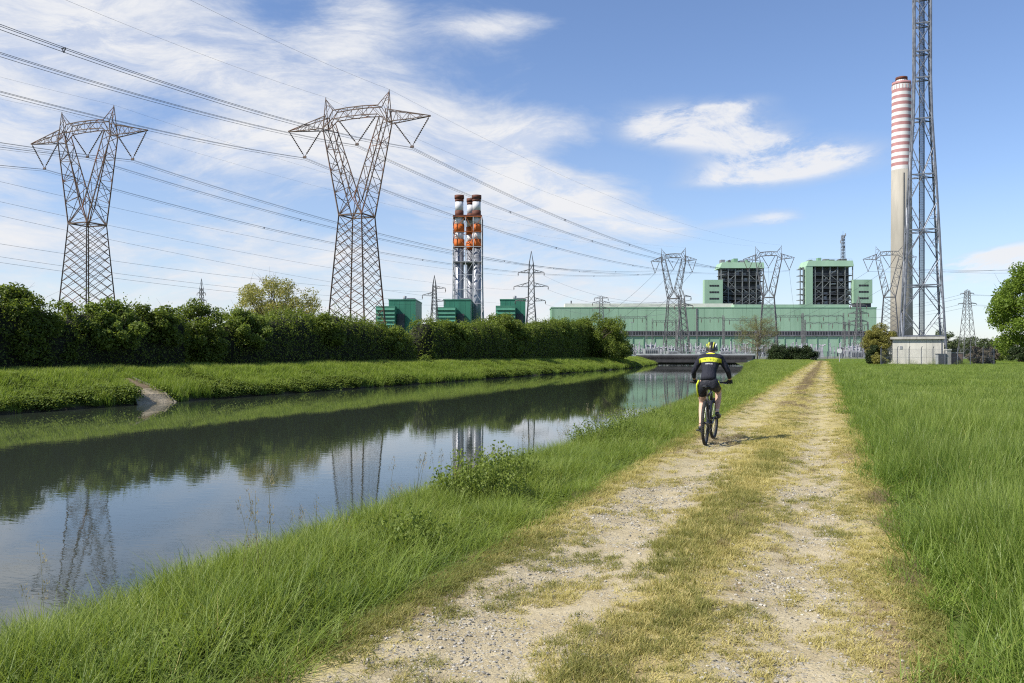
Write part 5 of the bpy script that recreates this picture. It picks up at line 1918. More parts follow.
M['chute'] = surf('chute_stone', (0.23, 0.165, 0.10), (0.15, 0.11, 0.065), 2.5, 0.95, 0, 0.8, 8, c3=(0.08, 0.09, 0.03))
M['chute_low'] = surf('chute_concrete', (0.36, 0.30, 0.205), (0.25, 0.205, 0.135), 2.2, 0.95, 0, 0.7, 9, c3=(0.09, 0.085, 0.05))
M['chute_kerb'] = surf('chute_kerb', (0.32, 0.29, 0.22), (0.20, 0.18, 0.13), 2.0, 0.9)
chute()
mb = MB().add([(-0.9, -0.5, 0), (0.9, -0.5, 0), (0.9, 0.5, 0.6), (-0.9, 0.5, 0.6), (-0.9, -0.5, -0.5), (0.9, -0.5, -0.5), (0.9, 0.5, 0.1), (-0.9, 0.5, 0.1)],
              [(0, 1, 2, 3), (7, 6, 5, 4), (0, 4, 5, 1), (1, 5, 6, 2), (2, 6, 7, 3), (3, 7, 4, 0)])
o = mb.build('drain_apron', M['chute_kerb'])
o.location = loc(float(Lw(133)) - 0.5, 133, -0.95); o.rotation_euler = (0, 0, R(90) - TH)
tag(o, 'small pale concrete apron at the water edge of the far bank', 'drain')

# ------------------------------------------------------------------ hedges, trees, bushes
vr = np.random.default_rng(77)


def leaf_quads(P, Nn, size, aspect=0.6, spread=0.9):
    """diamond leaves at P, facing roughly Nn"""
    n = len(P)
    nn = Nn + vr.normal(size=(n, 3)) * spread
    nn /= np.linalg.norm(nn, axis=1, keepdims=True) + 1e-9
    a = np.cross(nn, vr.normal(size=(n, 3)))
    a /= np.linalg.norm(a, axis=1, keepdims=True) + 1e-9
    b = np.cross(nn, a)
    s = (size if hasattr(size, '__len__') else np.full(n, size))[:, None] * vr.uniform(0.65, 1.35, (n, 1))
    V = np.stack([P - a * s * 0.5, P + b * s * 0.5 * aspect + nn * s * 0.06, P + a * s * 0.5 - nn * s * 0.08, P - b * s * 0.5 * aspect + nn * s * 0.06], 1)
    return V.reshape(-1, 3)


def hedge(label, t0, t1, tk, hk, voff=-8.1, width=2.9, seed=0, leaf=0.15, dens=75, group=None, mat='hedge'):
    """clipped hedge along the far bank; the height follows the table tk/hk"""
    zb = 0.45
    mid = (t0 + t1) / 2
    root = thing('hedge', label, 'hedge', loc(float(Lw(mid)) + voff, mid, zb), -TH, group)
    cx, ct = float(Lw(mid)) + voff, mid

    def height(t):
        h = np.interp(t, tk, hk)
        h = h + (fbm(t * 0.55, t * 0 + seed, seed) - 0.5) * 1.5 + (fbm(t * 2.1, t * 0 + seed, seed + 5) - 0.5) * 0.45
        e = np.minimum(np.clip((t - t0) / 0.9, 0, 1), np.clip((t1 - t) / 0.9, 0, 1))
        return h * (0.55 + 0.45 * np.sqrt(e))

    def half(t):
        e = np.minimum(np.clip((t - t0) / 1.0, 0, 1), np.clip((t1 - t) / 1.0, 0, 1))
        return width / 2 * np.sqrt(np.clip(e, 0.02, 1))

    def surface(u, t):
        """u in 0..1 runs from the foot of the canal side over the rounded top to the foot behind"""
        h, w = height(t), half(t)
        sgn = np.where(u < 0.5, 1.0, -1.0)
        q = 1 - np.abs(u - 0.5) * 2            # 0 at either foot, 1 at the crest
        th = np.clip((q - 0.38) / 0.62, 0, 1) * math.pi / 2
        z = h * np.where(q < 0.38, q / 0.38 * 0.5, 0.5 + 0.5 * np.sin(th))
        x = sgn * w * np.where(q < 0.38, 0.92 + 0.08 * q / 0.38, np.cos(th) ** 0.75)
        nx, nz = sgn * np.cos(th), np.sin(th) + 0.08
        bx = Lw(t) + voff - cx
        up = np.clip((q - 0.3) / 0.3, 0.35, 1)
        lump = ((fbm(t * 0.9, z * 0.9 + seed, seed + 9) - 0.5) * 0.9 + (fbm(t * 2.6, z * 2.6 + x, seed + 11) - 0.5) * 0.4) * up
        return x + bx + nx * lump, z + nz * lump * 0.8, nx, nz
    # twiggy core
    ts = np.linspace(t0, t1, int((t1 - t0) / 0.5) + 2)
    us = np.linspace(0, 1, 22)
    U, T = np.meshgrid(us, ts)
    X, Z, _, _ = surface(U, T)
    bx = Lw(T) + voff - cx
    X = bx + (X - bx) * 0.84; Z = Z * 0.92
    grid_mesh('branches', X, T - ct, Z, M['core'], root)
    # leaves
    per = (2 * 4.5 + width)
    n = int((t1 - t0) * per * dens)
    t = vr.uniform(t0, t1, n)
    u = vr.uniform(0, 1, n)
    k = vr.uniform(size=n) < np.where(u < 0.62, 1.0, 0.35)
    t, u = t[k], u[k]
    x, z, nx, nz = surface(u, t)
    d = vr.normal(size=len(t)) * 0.10 + 0.02
    P = np.stack([x + nx * d, t - ct + vr.normal(size=len(t)) * 0.03, np.maximum(z + nz * d, 0.02)], 1)
    Nn = np.stack([nx, np.zeros(len(t)), nz], 1)
    V = [leaf_quads(P, Nn, leaf * (0.8 + 0.9 * np.clip((t - 30) / 140, 0, 1)))]
    # loose shoots standing out of the top
    ns = int((t1 - t0) * 15)
    st = vr.uniform(t0 + 0.2, t1 - 0.2, ns); su = vr.uniform(0.22, 0.62, ns)
    x, z, nx, nz = surface(su, st)
    ln = np.abs(vr.normal(size=ns)) * 0.46 + 0.12
    for j in range(9):
        q = (j + 1) / 9
        P = np.stack([x + (vr.normal(size=ns)) * 0.10 + nx * 0.1, st - ct + vr.normal(size=ns) * 0.10, z + ln * q], 1)
        V.append(leaf_quads(P, np.tile([0, 0, 1.0], (ns, 1)), leaf * 1.05))
    np_mesh('foliage', np.concatenate(V), 4, M[mat], root)
    return root


hedge('dark clipped hedge section at the far left, below and left of the lone pylon', 8, 45.4, [8, 31, 34, 36, 44, 46], [3.9, 3.8, 3.4, 3.1, 3.5, 3.6], seed=1, group='clipped hedge sections on the far bank')
hedge('long dark clipped hedge section between the shrub gap and the narrow light gap', 48.3, 78.2, [48, 51, 58, 66, 72, 77, 79], [2.9, 3.8, 4.0, 4.0, 3.5, 2.9, 2.6], seed=2, group='clipped hedge sections on the far bank')
hedge('tallest dark clipped hedge section, beyond the narrow gap and ending near the bridge', 79.8, 150, [79, 84, 105, 125, 140, 150], [3.9, 4.0, 4.6, 5.6, 6.6, 7.0], seed=3, width=3.4, leaf=0.17, dens=62, group='clipped hedge sections on the far bank')


def limb(mb, a, b, r0, r1, bow=0.15, n=5, seed=None):
    a, b = Vector(a), Vector(b)
    r = random.Random(seed)
    d = (b - a).length
    off = Vector((r.uniform(-1, 1), r.uniform(-1, 1), r.uniform(0.1, 1))) * d * bow
    pts, rs = [], []
    for k in range(n):
        q = k / (n - 1)
        pts.append(a.lerp(b, q) + off * 4 * q * (1 - q) * 0.5); rs.append(r0 + (r1 - r0) * q)
    mb.tube(pts, rs, 6)
    return pts


def tree(name, label, pos, H, rx, ry, rz, cz, mat, nclump=60, nleaf=220, leaf=0.2, tr=0.25, seed=1, cr=0.24, cat='tree', group=None, inner=0.45, twigs=2, flat=0.75, low=None, part='crown', shell=0.5, wood='wood'):
    """tapered trunk with limbs to leaf clumps spread through an uneven ellipsoid"""
    r = np.random.default_rng(seed)
    t = thing(name, label, cat, pos, r.uniform(0, 6.28), group)
    C = []
    while len(C) < nclump:
        d = r.normal(size=3); d /= np.linalg.norm(d)
        rad = inner + (1 - inner) * r.uniform() ** shell
        bump = 0.80 + 0.45 * float(fbm(np.array([d[0] * 2 + seed]), np.array([d[2] * 2 + d[1]]), seed)[0])
        p = d * rad * bump * np.array([rx, ry, rz]) + np.array([0, 0, cz])
        if p[2] > (low if low is not None else 0.05 * H): C.append(p)
    C = np.array(C)
    mb = MB()
    top = (0.05 * rx, 0.02 * ry, cz + rz * 0.3)
    tp = limb(mb, (0, 0, -0.15), top, tr, tr * 0.3, 0.04, 8, seed)
    for k, c in enumerate(C):
        if k % max(1, nclump // 45) == 0:
            j = min(len(tp) - 1, max(1, int(len(tp) * (0.25 + 0.6 * np.clip((c[2] - 0.2 * H) / H, 0, 1)))))
            pp = limb(mb, tp[j], c, tr * 0.32, tr * 0.06, 0.12, 5, seed * 97 + k)
            for q in range(twigs):
                o = Vector(r.normal(size=3)) * cr * rx * 0.8
                mb.tube([pp[3], Vector(c) + o * 0.6, Vector(c) + o * 1.2], [tr * 0.08, tr * 0.05, tr * 0.02], 4)
    mb.build('trunk', M[wood], t, True)
    base = cr * (rx + ry + rz) / 3
    cs = base * r.uniform(0.6, 1.35, nclump)
    idx = r.choice(nclump, nclump * nleaf, p=cs ** 2 / (cs ** 2).sum())
    g = r.normal(size=(len(idx), 3)); g /= np.linalg.norm(g, axis=1, keepdims=True)
    g = g * (r.uniform(0.25, 1.0, (len(idx), 1)) ** 0.6)
    P = C[idx] + g * cs[idx][:, None] * np.array([1, 1, flat])
    P[:, 2] = np.maximum(P[:, 2], 0.05)
    np_mesh(part, leaf_quads(P, g * 0.8 + np.array([0, 0, 0.5]), leaf), 4, M[mat], t)
    return t


def bank_pos(px, v, off=0.0, z=0.43):
    """ground point at canal offset v that shows at column px"""
    Z = F * v / (math.cos(TH) * (px - 826))
    p = at(px, Z); p.z = z
    return p


# shrubs that break the hedge line
tree('hedge_shrub', 'loose leafy shrub standing in the hedge gap below the thin distant pylon', bank_pos(197, -39.9), 4.6, 2.0, 1.9, 2.3, 2.2, 'hedge', 84, 200, 0.17, 0.1, 3, 0.30, 'shrub', low=0.05, inner=0.2, part='foliage')
tree('hedge_shrub', 'tall wild shrub with loose shoots growing over the hedge at the left frame edge', bank_pos(14, -40), 4.7, 1.9, 1.7, 2.2, 2.4, 'hedge', 60, 190, 0.17, 0.1, 4, 0.30, 'shrub', low=0.2, part='foliage')
tree('hedge_shrub', 'rounded wild shrub growing over the hedge near the left frame edge', bank_pos(62, -40), 3.9, 1.5, 1.5, 1.8, 2.1, 'hedge', 46, 180, 0.17, 0.1, 5, 0.30, 'shrub', low=0.2, part='foliage')
tree('hedge_shrub', 'low bright shrub filling the narrow light gap between the two hedge sections', bank_pos(421, -40), 2.6, 1.6, 1.5, 1.4, 1.2, 'weed', 26, 160, 0.18, 0.08, 6, 0.34, 'shrub', low=0.1, part='foliage')
tree('hedge_shrub', 'broad mounded shrub at the far end of the hedge before the bridge', bank_pos(597, -38.6, z=0.43), 8.0, 4.2, 5.0, 3.9, 3.7, 'hedge', 110, 220, 0.27, 0.2, 7, 0.26, 'shrub', low=0.3, part='foliage')
tree('hedge_shrub', 'dark rounded shrub that closes the hedge right beside the bridge', bank_pos(609, -38.8, z=0.43), 7.0, 3.6, 4.0, 3.3, 3.1, 'hedge', 90, 220, 0.27, 0.2, 8, 0.28, 'shrub', low=0.2, part='foliage')
tree('hedge_shrub', 'leafy mound rising over the hedge below the foot of the triple stacks', bank_pos(505, -40.2, z=0.43), 5.0, 2.8, 4.2, 2.6, 3.4, 'hedge', 60, 200, 0.24, 0.15, 9, 0.28, 'shrub', low=0.3, part='foliage')

for px_, v_, H_, w_, m_, sd_, lab_ in ((104, -39.6, 3.9, 2.0, 'weed', 101, 'bright leafy mound in the hedge right of the far-left pylon foot'), (150, -39.8, 4.0, 1.7, 'hedge', 102, 'ragged dark mound in the hedge before the shrub gap'),
                                       (243, -39.6, 4.2, 2.2, 'weed', 103, 'bright leafy mound in the hedge below the pale willow'), (318, -39.8, 4.3, 2.0, 'hedge', 104, 'leafy mound in the hedge at the foot of the taller pylon'),
                                       (385, -39.7, 3.7, 2.4, 'weed', 105, 'bright mound in the hedge below the leftmost dark green block'), (450, -39.8, 4.7, 2.6, 'weed', 106, 'bright mound in the hedge below the slim pylon'),
                                       (560, -40.0, 6.6, 3.4, 'weed', 107, 'bright mound in the hedge below the left end of the green hall')):
    tree('hedge_shrub', lab_, bank_pos(px_, v_), H_, w_, 1.8, H_ * 0.36, H_ * 0.64, m_, 50, 190, 0.16 + 0.02 * w_, 0.1, sd_, 0.28, 'shrub', low=0.3 * H_, part='foliage')

# pale willow behind the hedge
tree('willow_tree', 'pale yellowish willow with a thin rounded crown behind the hedge', bank_pos(275.5, -45.5), 8.4, 4.9, 3.6, 3.0, 4.6, 'willow', 170, 110, 0.16, 0.2, 12, 0.17, twigs=4, inner=0.35)

# big tree on the right and the green below it
tree('broad_tree', 'large round-crowned bright green tree cut by the right frame edge', gpos(1061, 150), 19, 11.2, 10.5, 9.6, 9.7, 'maple', 230, 250, 0.42, 0.5, 21, 0.17, inner=0.5, low=1.2)
tree('low_bush', 'dark low bush in the shade under the big green tree', gpos(1019, 143), 2.8, 1.9, 1.6, 1.4, 1.2, 'ivy', 30, 130, 0.22, 0.1, 22, 0.33, 'bush', low=0.1, part='foliage')
tree('low_bush', 'mid-green low bush at the left edge under the big green tree', gpos(1000, 170), 3.6, 3.2, 2.0, 1.9, 1.6, 'weed', 34, 130, 0.24, 0.1, 23, 0.33, 'bush', low=0.1, part='foliage')

# bare budding tree and dark bush in front of the switchyard
tree('budding_tree', 'nearly bare budding tree left of the dark bush, before the switchyard', gpos(757.5, 225), 12.4, 6.3, 5.0, 5.6, 6.4, 'bud', 210, 90, 0.15, 0.2, 31, 0.17, twigs=7, inner=0.2, wood='twig', low=0.8)
tree('dark_bush', 'wide dark evergreen bush right of the bare budding tree', gpos(779, 205), 3.4, 4.6, 2.4, 2.1, 1.2, 'ivy', 110, 190, 0.26, 0.12, 32, 0.30, 'bush', low=0.05, inner=0.15, part='foliage')
tree('dark_bush', 'darker right-hand lobe of the wide evergreen bush, nearest the white round sign', gpos(799, 203), 3.3, 4.0, 2.2, 2.1, 1.2, 'ivy', 100, 190, 0.26, 0.12, 33, 0.30, 'bush', low=0.05, inner=0.15, part='foliage')

# yellowish bush beside the hut
tree('yellow_bush', 'yellowish round-topped bush against the left end of the concrete hut', gpos(878.5, 111), 5.4, 1.75, 1.6, 2.5, 2.8, 'yellow', 150, 260, 0.13, 0.2, 41, 0.27, 'bush', low=0.4, inner=0.2, part='foliage')
tree('ivy_bush', 'dark ivy-clad lower bush below the yellowish bush beside the hut', gpos(872.5, 109.5), 2.6, 0.7, 0.8, 1.4, 1.3, 'ivy', 40, 150, 0.16, 0.2, 42, 0.32, 'bush', low=0.1, part='foliage')
tree('ivy_bush', 'olive green low bush between the yellowish bush and the hut annex', gpos(879.5, 106.8), 2.2, 0.9, 0.8, 1.0, 0.9, 'yellow', 30, 120, 0.15, 0.12, 43, 0.34, 'bush', low=0.1, part='foliage')

# brown bare hedge right of the fence
tree('brown_hedge', 'brown leafless clipped hedge at the right end of the wire fence', gpos(979.5, 116), 2.6, 1.2, 1.2, 1.25, 1.25, 'brownleaf', 50, 150, 0.14, 0.1, 51, 0.3, 'hedge', low=0.05, part='twigs', inner=0.6)
tree('brown_hedge', 'brown leafless hedge bush next to the big tree, right of the clipped one', gpos(988.5, 117), 2.5, 1.1, 1.2, 1.2, 1.2, 'brownleaf', 50, 150, 0.14, 0.1, 52, 0.3, 'hedge', low=0.05, part='twigs', inner=0.6)

# far trees beyond the mast
for px, Z, H, w, lab, mt, sd in ((944, 300, 9.0, 5.5, 'hazy distant tree showing between the mast legs', 'fartree', 61), (957, 310, 6.5, 5.0, 'hazy distant tree left of the flat-topped pylon', 'fartree', 62),
                                 (979, 290, 7.0, 5.5, 'hazy distant tree right of the flat-topped pylon', 'fartree', 63), (992, 300, 6.0, 5.5, 'hazy distant tree just left of the big green tree', 'fartree', 64),
                                 (966, 330, 5.2, 6.0, 'low hazy distant tree behind the foot of the flat-topped pylon', 'fartree', 65), (1012, 280, 6.5, 6.5, 'distant tree glimpsed under the crown of the big green tree', 'fartree', 66)):
    tree('distant_tree', lab, gpos(px, Z), H, w, w, H * 0.46, H * 0.55, mt, 60, 90, 0.5, 0.25, sd, 0.24, group='distant trees beyond the mast', low=0.8)


# leafy weeds on the canal verge
def weed(label, px, v, h, w, seed, n=70):
    Z = F * v / (math.cos(TH) * (px - 826))
    t_ = t_of(v, Z)
    z = float(ground_z(np.array([v]), np.array([t_]))[0])
    p = at(px, Z); p.z = z
    r = np.random.default_rng(seed)
    t = thing('weed_clump', label, 'plant', p, r.uniform(0, 6.28), 'leafy weed clumps on the verge')
    mb = MB(); P = []; Nn = []
    for k in range(n):
        a = r.uniform(0, 6.28); d = w * math.sqrt(r.uniform())
        hh = h * (1 - 0.45 * (d / w) ** 2) * r.uniform(0.7, 1.1)
        b = Vector((d * math.cos(a) * 0.75, d * math.sin(a) * 0.75, 0)); e = Vector((d * math.cos(a) * 1.1, d * math.sin(a) * 1.1, hh))
        mb.bar(b, e, 0.004, 3, 0.002, False)
        for j in range(22):
            q = 0.15 + 0.85 * (j + 1) / 22
            c = b.lerp(e, q) + Vector(r.normal(size=3)) * 0.035
            P.append(c); Nn.append((c.x - b.x + 0.02, c.y - b.y, 0.35))
    mb.build('stems', M['weed'], t)
    np_mesh('leaves', leaf_quads(np.array(P), np.array(Nn), 0.034, 0.62, 0.6), 4, M['weed'], t)


weed('large leafy nettle clump at the water edge, middle of the verge', 476, -3.35, 0.56, 0.45, 1, 150)
weed('leafy nettle clump just beyond the largest one on the verge', 506, -3.4, 0.50, 0.5, 2, 130)
weed('leafy weed clump at the water edge left of the cyclist', 642, -3.6, 0.52, 0.8, 3, 130)
weed('second leafy weed clump at the water edge, nearer than the one beside the cyclist', 608, -3.5, 0.50, 0.7, 4, 130)
for px_, lab_ in ((893, 'rough weeds at the left foot of the hut wall'), (911, 'rough weeds at the middle foot of the hut wall'), (934, 'tall weeds by the grey cabinet at the right foot of the hut'), (962, 'rough weeds along the wire fence by the brown cabinet')):
    weed(lab_, px_, v_of(px_, 103.0), 1.0, 0.75, px_, 46)
weed('small leafy weed clump in the verge grass below the largest nettles', 405, -3.1, 0.30, 0.30, 6, 50)

# ------------------------------------------------------------------ cyclist and bicycle
M['tyre'] = surf('tyre_rubber', (0.028, 0.028, 0.028), (0.045, 0.042, 0.038), 14, 0.85)
M['blackp'] = surf('black_paint', (0.018, 0.018, 0.020), (0.026, 0.026, 0.028), 4, 0.4, spec=0.5)
M['alloy'] = surf('bare_alloy', (0.42, 0.42, 0.43), (0.32, 0.32, 0.33), 8, 0.35, 0.8)
M['skin'] = surf('skin', (0.55, 0.36, 0.27), (0.49, 0.31, 0.225), 7, 0.55)
M['lycra'] = surf('black_lycra', (0.012, 0.013, 0.019), (0.018, 0.019, 0.027), 12, 0.6, bump=0.3, bscale=22, spec=0.3)
M['lycra_lime'] = surf('lime_lycra', (0.55, 0.62, 0.03), (0.48, 0.56, 0.03), 9, 0.55)
M['helm_lime'] = surf('lime_helmet', (0.48, 0.49, 0.05), (0.40, 0.42, 0.04), 12, 0.35, spec=0.5)
M['sock'] = surf('white_sock', (0.72, 0.72, 0.72), (0.6, 0.6, 0.6), 20, 0.8)
M['hair'] = surf('dark_hair', (0.035, 0.025, 0.018), (0.02, 0.015, 0.012), 30, 0.6)


def jersey_mat():
    """black jersey with a lime band across the back, a lime collar line and small pale print"""
    m, nt, out = new_mat('printed_jersey')
    bs = nt.new('ShaderNodeBsdfPrincipled'); bs.inputs['Roughness'].default_value = 0.75; bs.inputs['Specular IOR Level'].default_value = 0.2
    tc = nt.new('ShaderNodeTexCoord'); p = tc.outputs['Object']
    sp = nt.new('ShaderNodeSeparateXYZ'); nt.l.new(p, sp.inputs[0])
    x, y, z = sp.outputs
    ax = nt.m('ABSOLUTE', x)
    step = lambda a, b, s: nt.mapr(a, b - 0.004, b + 0.004, *((0, 1) if s > 0 else (1, 0)), smooth=False)
    inx = step(ax, 0.185, -1)
    zc = nt.m('ADD', z, nt.m('MULTIPLY', nt.m('MULTIPLY', x, x), 0.9))
    band = nt.m('MULTIPLY', nt.m('MULTIPLY', step(zc, 1.368, 1), step(zc, 1.440, -1)), inx)
    wob = nt.noise(nt.mapping(p, scl=(1, 0.01, 0.35)), 62, 1, 0.5)
    txt = nt.m('MULTIPLY', nt.m('MULTIPLY', step(zc, 1.385, 1), step(zc, 1.418, -1)), nt.m('MULTIPLY', step(ax, 0.13, -1), step(wob, 0.53, 1)))
    txt2 = nt.m('MULTIPLY', nt.m('MULTIPLY', step(zc, 1.325, 1), step(zc, 1.338, -1)), nt.m('MULTIPLY', step(ax, 0.06, -1), step(wob, 0.42, 1)))
    n = nt.noise(p, 12, 4, 0.6)
    blk = nt.mix(n, (0.014, 0.015, 0.022), (0.026, 0.027, 0.038))
    col = nt.mix(band, blk, (0.47, 0.50, 0.035))
    col = nt.mix(nt.m('MULTIPLY', txt, 0.7), col, (0.12, 0.13, 0.03))
    col = nt.mix(nt.m('MULTIPLY', txt2, 0.7), col, (0.6, 0.6, 0.6))
    col = nt.mix(nt.m('MULTIPLY', step(z, 1.496, 1), step(ax, 0.07, -1)), col, (0.55, 0.6, 0.03))
    nt.l.new(col, bs.inputs['Base Color'])
    b = nt.new('ShaderNodeBump'); b.inputs['Strength'].default_value = 0.9; b.inputs['Distance'].default_value = 0.035
    nt.l.new(nt.noise(nt.mapping(p, scl=(1, 1, 0.45)), 15, 3, 0.6), b.inputs['Height']); nt.l.new(b.outputs[0], bs.inputs['Normal'])
    nt.l.new(bs.outputs[0], out.inputs[0])
    return m


M['jersey'] = jersey_mat()


def skin_mesh(name, chains, mat, parent, root=0, sub=2, label=None):
    """chains: list of lists of (name or None, co, r). Points that repeat a name are shared"""
    vs, rs, es, idx = [], [], [], {}
    for ch in chains:
        prev = None
        for nm_, co, r in ch:
            if nm_ is not None and nm_ in idx: i = idx[nm_]
            else:
                i = len(vs); vs.append(co); rs.append(r if hasattr(r, '__len__') else (r, r))
                if nm_ is not None: idx[nm_] = i
            if prev is not None and prev != i: es.append((prev, i))
            prev = i
    me = bpy.data.meshes.new(name + '_cage')
    me.from_pydata(vs, es, [])
    o = bpy.data.objects.new(name + '_cage', me)
    COL.objects.link(o)
    sk = o.modifiers.new('skin', 'SKIN')
    sk.use_smooth_shade = True
    ss = o.modifiers.new('sub', 'SUBSURF'); ss.levels = sub; ss.render_levels = sub
    for i, r in enumerate(rs):
        me.skin_vertices[0].data[i].radius = r
        me.skin_vertices[0].data[i].use_root = (i == root)
    bpy.context.view_layer.update()
    ev = o.evaluated_get(bpy.context.evaluated_depsgraph_get())
    nm = bpy.data.meshes.new_from_object(ev)
    bpy.data.objects.remove(o)
    nm.name = name
    nm.materials.clear(); nm.materials.append(mat)
    nm.polygons.foreach_set('use_smooth', [True] * len(nm.polygons))
    q = bpy.data.objects.new(name, nm)
    COL.objects.link(q)
    q.parent = parent
    if label: q['label'] = label
    return q


BW = 0.365
bv, bt = -1.855, 14.2
bz = float(track_z(np.array([bv]), np.array([bt]))[0]) - 0.006
bike_pos = loc(bv, bt, bz)


def bicycle():
    t = thing('bicycle', 'black mountain bike with thin wheels ridden away along the left rut', 'bicycle', bike_pos, -TH)
    for y in (0.0, 1.10):
        w = bpy.data.objects.new('wheel', None); COL.objects.link(w); w.parent = t; w.location = (0, y, BW)
        if y > 0: w.rotation_euler = (0, 0, R(-3))
        mb = MB()
        n = 56
        ring = [(0, (BW - 0.028) * math.cos(2 * math.pi * k / n), (BW - 0.028) * math.sin(2 * math.pi * k / n)) for k in range(n)]
        mb.tube(ring, 0.026, 10, closed=True)
        for k in range(72):
            a = 2 * math.pi * k / 72
            for dx in (-0.016, 0.0, 0.016):
                rr = BW - 0.004 - (0.004 if dx else 0)
                aa = a + (0.03 if dx == 0 else 0)
                c, s = math.cos(aa), math.sin(aa)
                mb.bar((dx, (rr - 0.004) * c, (rr - 0.004) * s), (dx, (rr + 0.003) * c, (rr + 0.003) * s), 0.006, 4)
        mb.build('tyre', M['tyre'], w, False)
        mb = MB()
        ring = [(0, (BW - 0.058) * math.cos(2 * math.pi * k / n), (BW - 0.058) * math.sin(2 * math.pi * k / n)) for k in range(n)]
        mb.tube(ring, 0.011, 8, closed=True)
        mb.build('rim', M['blackp'], w, True)
        mb = MB()
        for k in range(32):
            a = 2 * math.pi * k / 32; b = a + (0.5 if k % 4 < 2 else -0.5)
            x = 0.028 if k % 2 else -0.028
            mb.bar((x, 0.022 * math.cos(b), 0.022 * math.sin(b)), (0, (BW - 0.062) * math.cos(a), (BW - 0.062) * math.sin(a)), 0.0011, 4, cap=False)
        mb.build('spokes', M['alloy'], w)
        MB().bar((-0.05, 0, 0), (0.05, 0, 0), 0.02, 12).bar((-0.031, 0, 0), (-0.026, 0, 0), 0.03, 16).bar((0.026, 0, 0), (0.031, 0, 0), 0.03, 16).build('hub', M['blackp'], w, False)
        MB().bar((-0.040, 0, 0), (-0.038, 0, 0), 0.085, 24).build('brake_disc', M['alloy'], w)
        if y == 0:
            mb = MB()
            for k in range(7): mb.bar((0.036 + 0.0045 * k, 0, 0), (0.038 + 0.0045 * k, 0, 0), 0.085 - 0.009 * k, 20)
            mb.build('cassette', M['alloy'], w)
    fr = MB()
    BBp, ST, HT0, HT1 = (0, 0.43, 0.325), (0, 0.275, 0.79), (0, 0.80, 0.70), (0, 0.755, 0.84)
    fr.bar(BBp, ST, 0.019, 10); fr.bar(BBp, HT0, 0.025, 10); fr.bar(ST, HT1, 0.020, 10); fr.bar(HT0, HT1, 0.027, 10)
    for s in (-1, 1):
        fr.tube([(s * 0.03, 0.40, 0.325), (s * 0.055, 0.22, 0.33), (s * 0.066, 0.0, BW)], 0.011, 8)
        fr.tube([(s * 0.02, 0.285, 0.74), (s * 0.045, 0.20, 0.66), (s * 0.066, 0.0, BW)], 0.010, 8)
    fr.bar((-0.045, 0.43, 0.325), (0.045, 0.43, 0.325), 0.024, 12)
    fr.build('frame', M['blackp'], t, True)
    fk = MB()
    for s in (-1, 1):
        fk.tube([(s * 0.062, 0.86, 0.66), (s * 0.064, 0.96, 0.52)], 0.017, 8)
        fk.tube([(s * 0.064, 0.93, 0.56), (s * 0.064, 1.09, 0.36)], 0.022, 8)
    fk.bar((-0.07, 0.855, 0.665), (0.07, 0.855, 0.665), 0.024, 8)
    fk.build('fork', M['blackp'], t, True)
    MB().bar(ST, (0, 0.235, 0.935), 0.0145, 10).build('seat_post', M['alloy'], t, True)
    sd = MB()
    prof = [(0.075, 0.985, 0.012), (0.10, 0.99, 0.065), (0.16, 0.985, 0.072), (0.23, 0.975, 0.05), (0.30, 0.968, 0.028), (0.36, 0.962, 0.02), (0.385, 0.956, 0.006)]
    n = 10
    for y, z, w in prof:
        for k in range(n):
            a = 2 * math.pi * k / n
            sd.v.append((w * math.cos(a), y, z - 0.02 + 0.022 * math.sin(a) - 0.02 * abs(math.cos(a)) ** 2))
    for i in range(len(prof) - 1):
        for k in range(n):
            sd.f.append((i * n + k, i * n + (k + 1) % n, (i + 1) * n + (k + 1) % n, (i + 1) * n + k)); sd.mi.append(0)
    sd.f.append(tuple(range(n))); sd.mi.append(0)
    sd.build('saddle', M['blackp'], t, True)
    hb = MB().tube([(-0.35, 0.735, 1.012), (-0.12, 0.785, 1.0), (-0.04, 0.80, 0.975), (0.04, 0.80, 0.975), (0.12, 0.785, 1.0), (0.35, 0.735, 1.012)], 0.0135, 8)
    hbo = hb.build('handlebar', M['blackp'], t, True)
    for s in (-1, 1):
        MB().tube([(s * 0.225, 0.762, 1.0055), (s * 0.36, 0.733, 1.0125)], 0.0175, 10).build('grip', M['tyre'], hbo, True)
        MB().tube([(s * 0.19, 0.77, 1.0), (s * 0.20, 0.83, 0.985), (s * 0.29, 0.82, 0.975)], [0.010, 0.008, 0.006], 6).build('brake_lever', M['alloy'], hbo, True)
    MB().bar(HT1, (0, 0.735, 0.90), 0.019, 10).bar((0, 0.738, 0.89), (0, 0.80, 0.975), 0.018, 10).build('stem', M['blackp'], t, True)
    # cranks: right one forward and up, left one back and down
    ca = math.radians(39)
    d = (math.cos(ca) * 0.172, math.sin(ca) * 0.172)
    for s in (-1, 1):
        e = (s * 0.085, 0.43 + s * d[0], 0.325 + s * d[1])
        MB().bar((s * 0.062, 0.43, 0.325), e, 0.014, 8, 0.010).build('crank', M['alloy'], t, True)
        MB().box(e[0] + (0.01 if s > 0 else -0.10), e[0] + (0.10 if s > 0 else -0.01), e[1] - 0.04, e[1] + 0.04, e[2] - 0.009, e[2] + 0.009).build('pedal', M['blackp'], t)
    mb = MB()
    for r_, x in ((0.075, 0.048), (0.06, 0.040)):
        ring = [(x, 0.43 + r_ * math.cos(2 * math.pi * k / 28), 0.325 + r_ * math.sin(2 * math.pi * k / 28)) for k in range(28)]
        mb.tube(ring, 0.004, 4, closed=True)
    for k in range(4):
        a = math.pi / 2 * k + 0.4
        mb.bar((0.046, 0.43, 0.325), (0.046, 0.43 + 0.073 * math.cos(a), 0.325 + 0.073 * math.sin(a)), 0.006, 4)
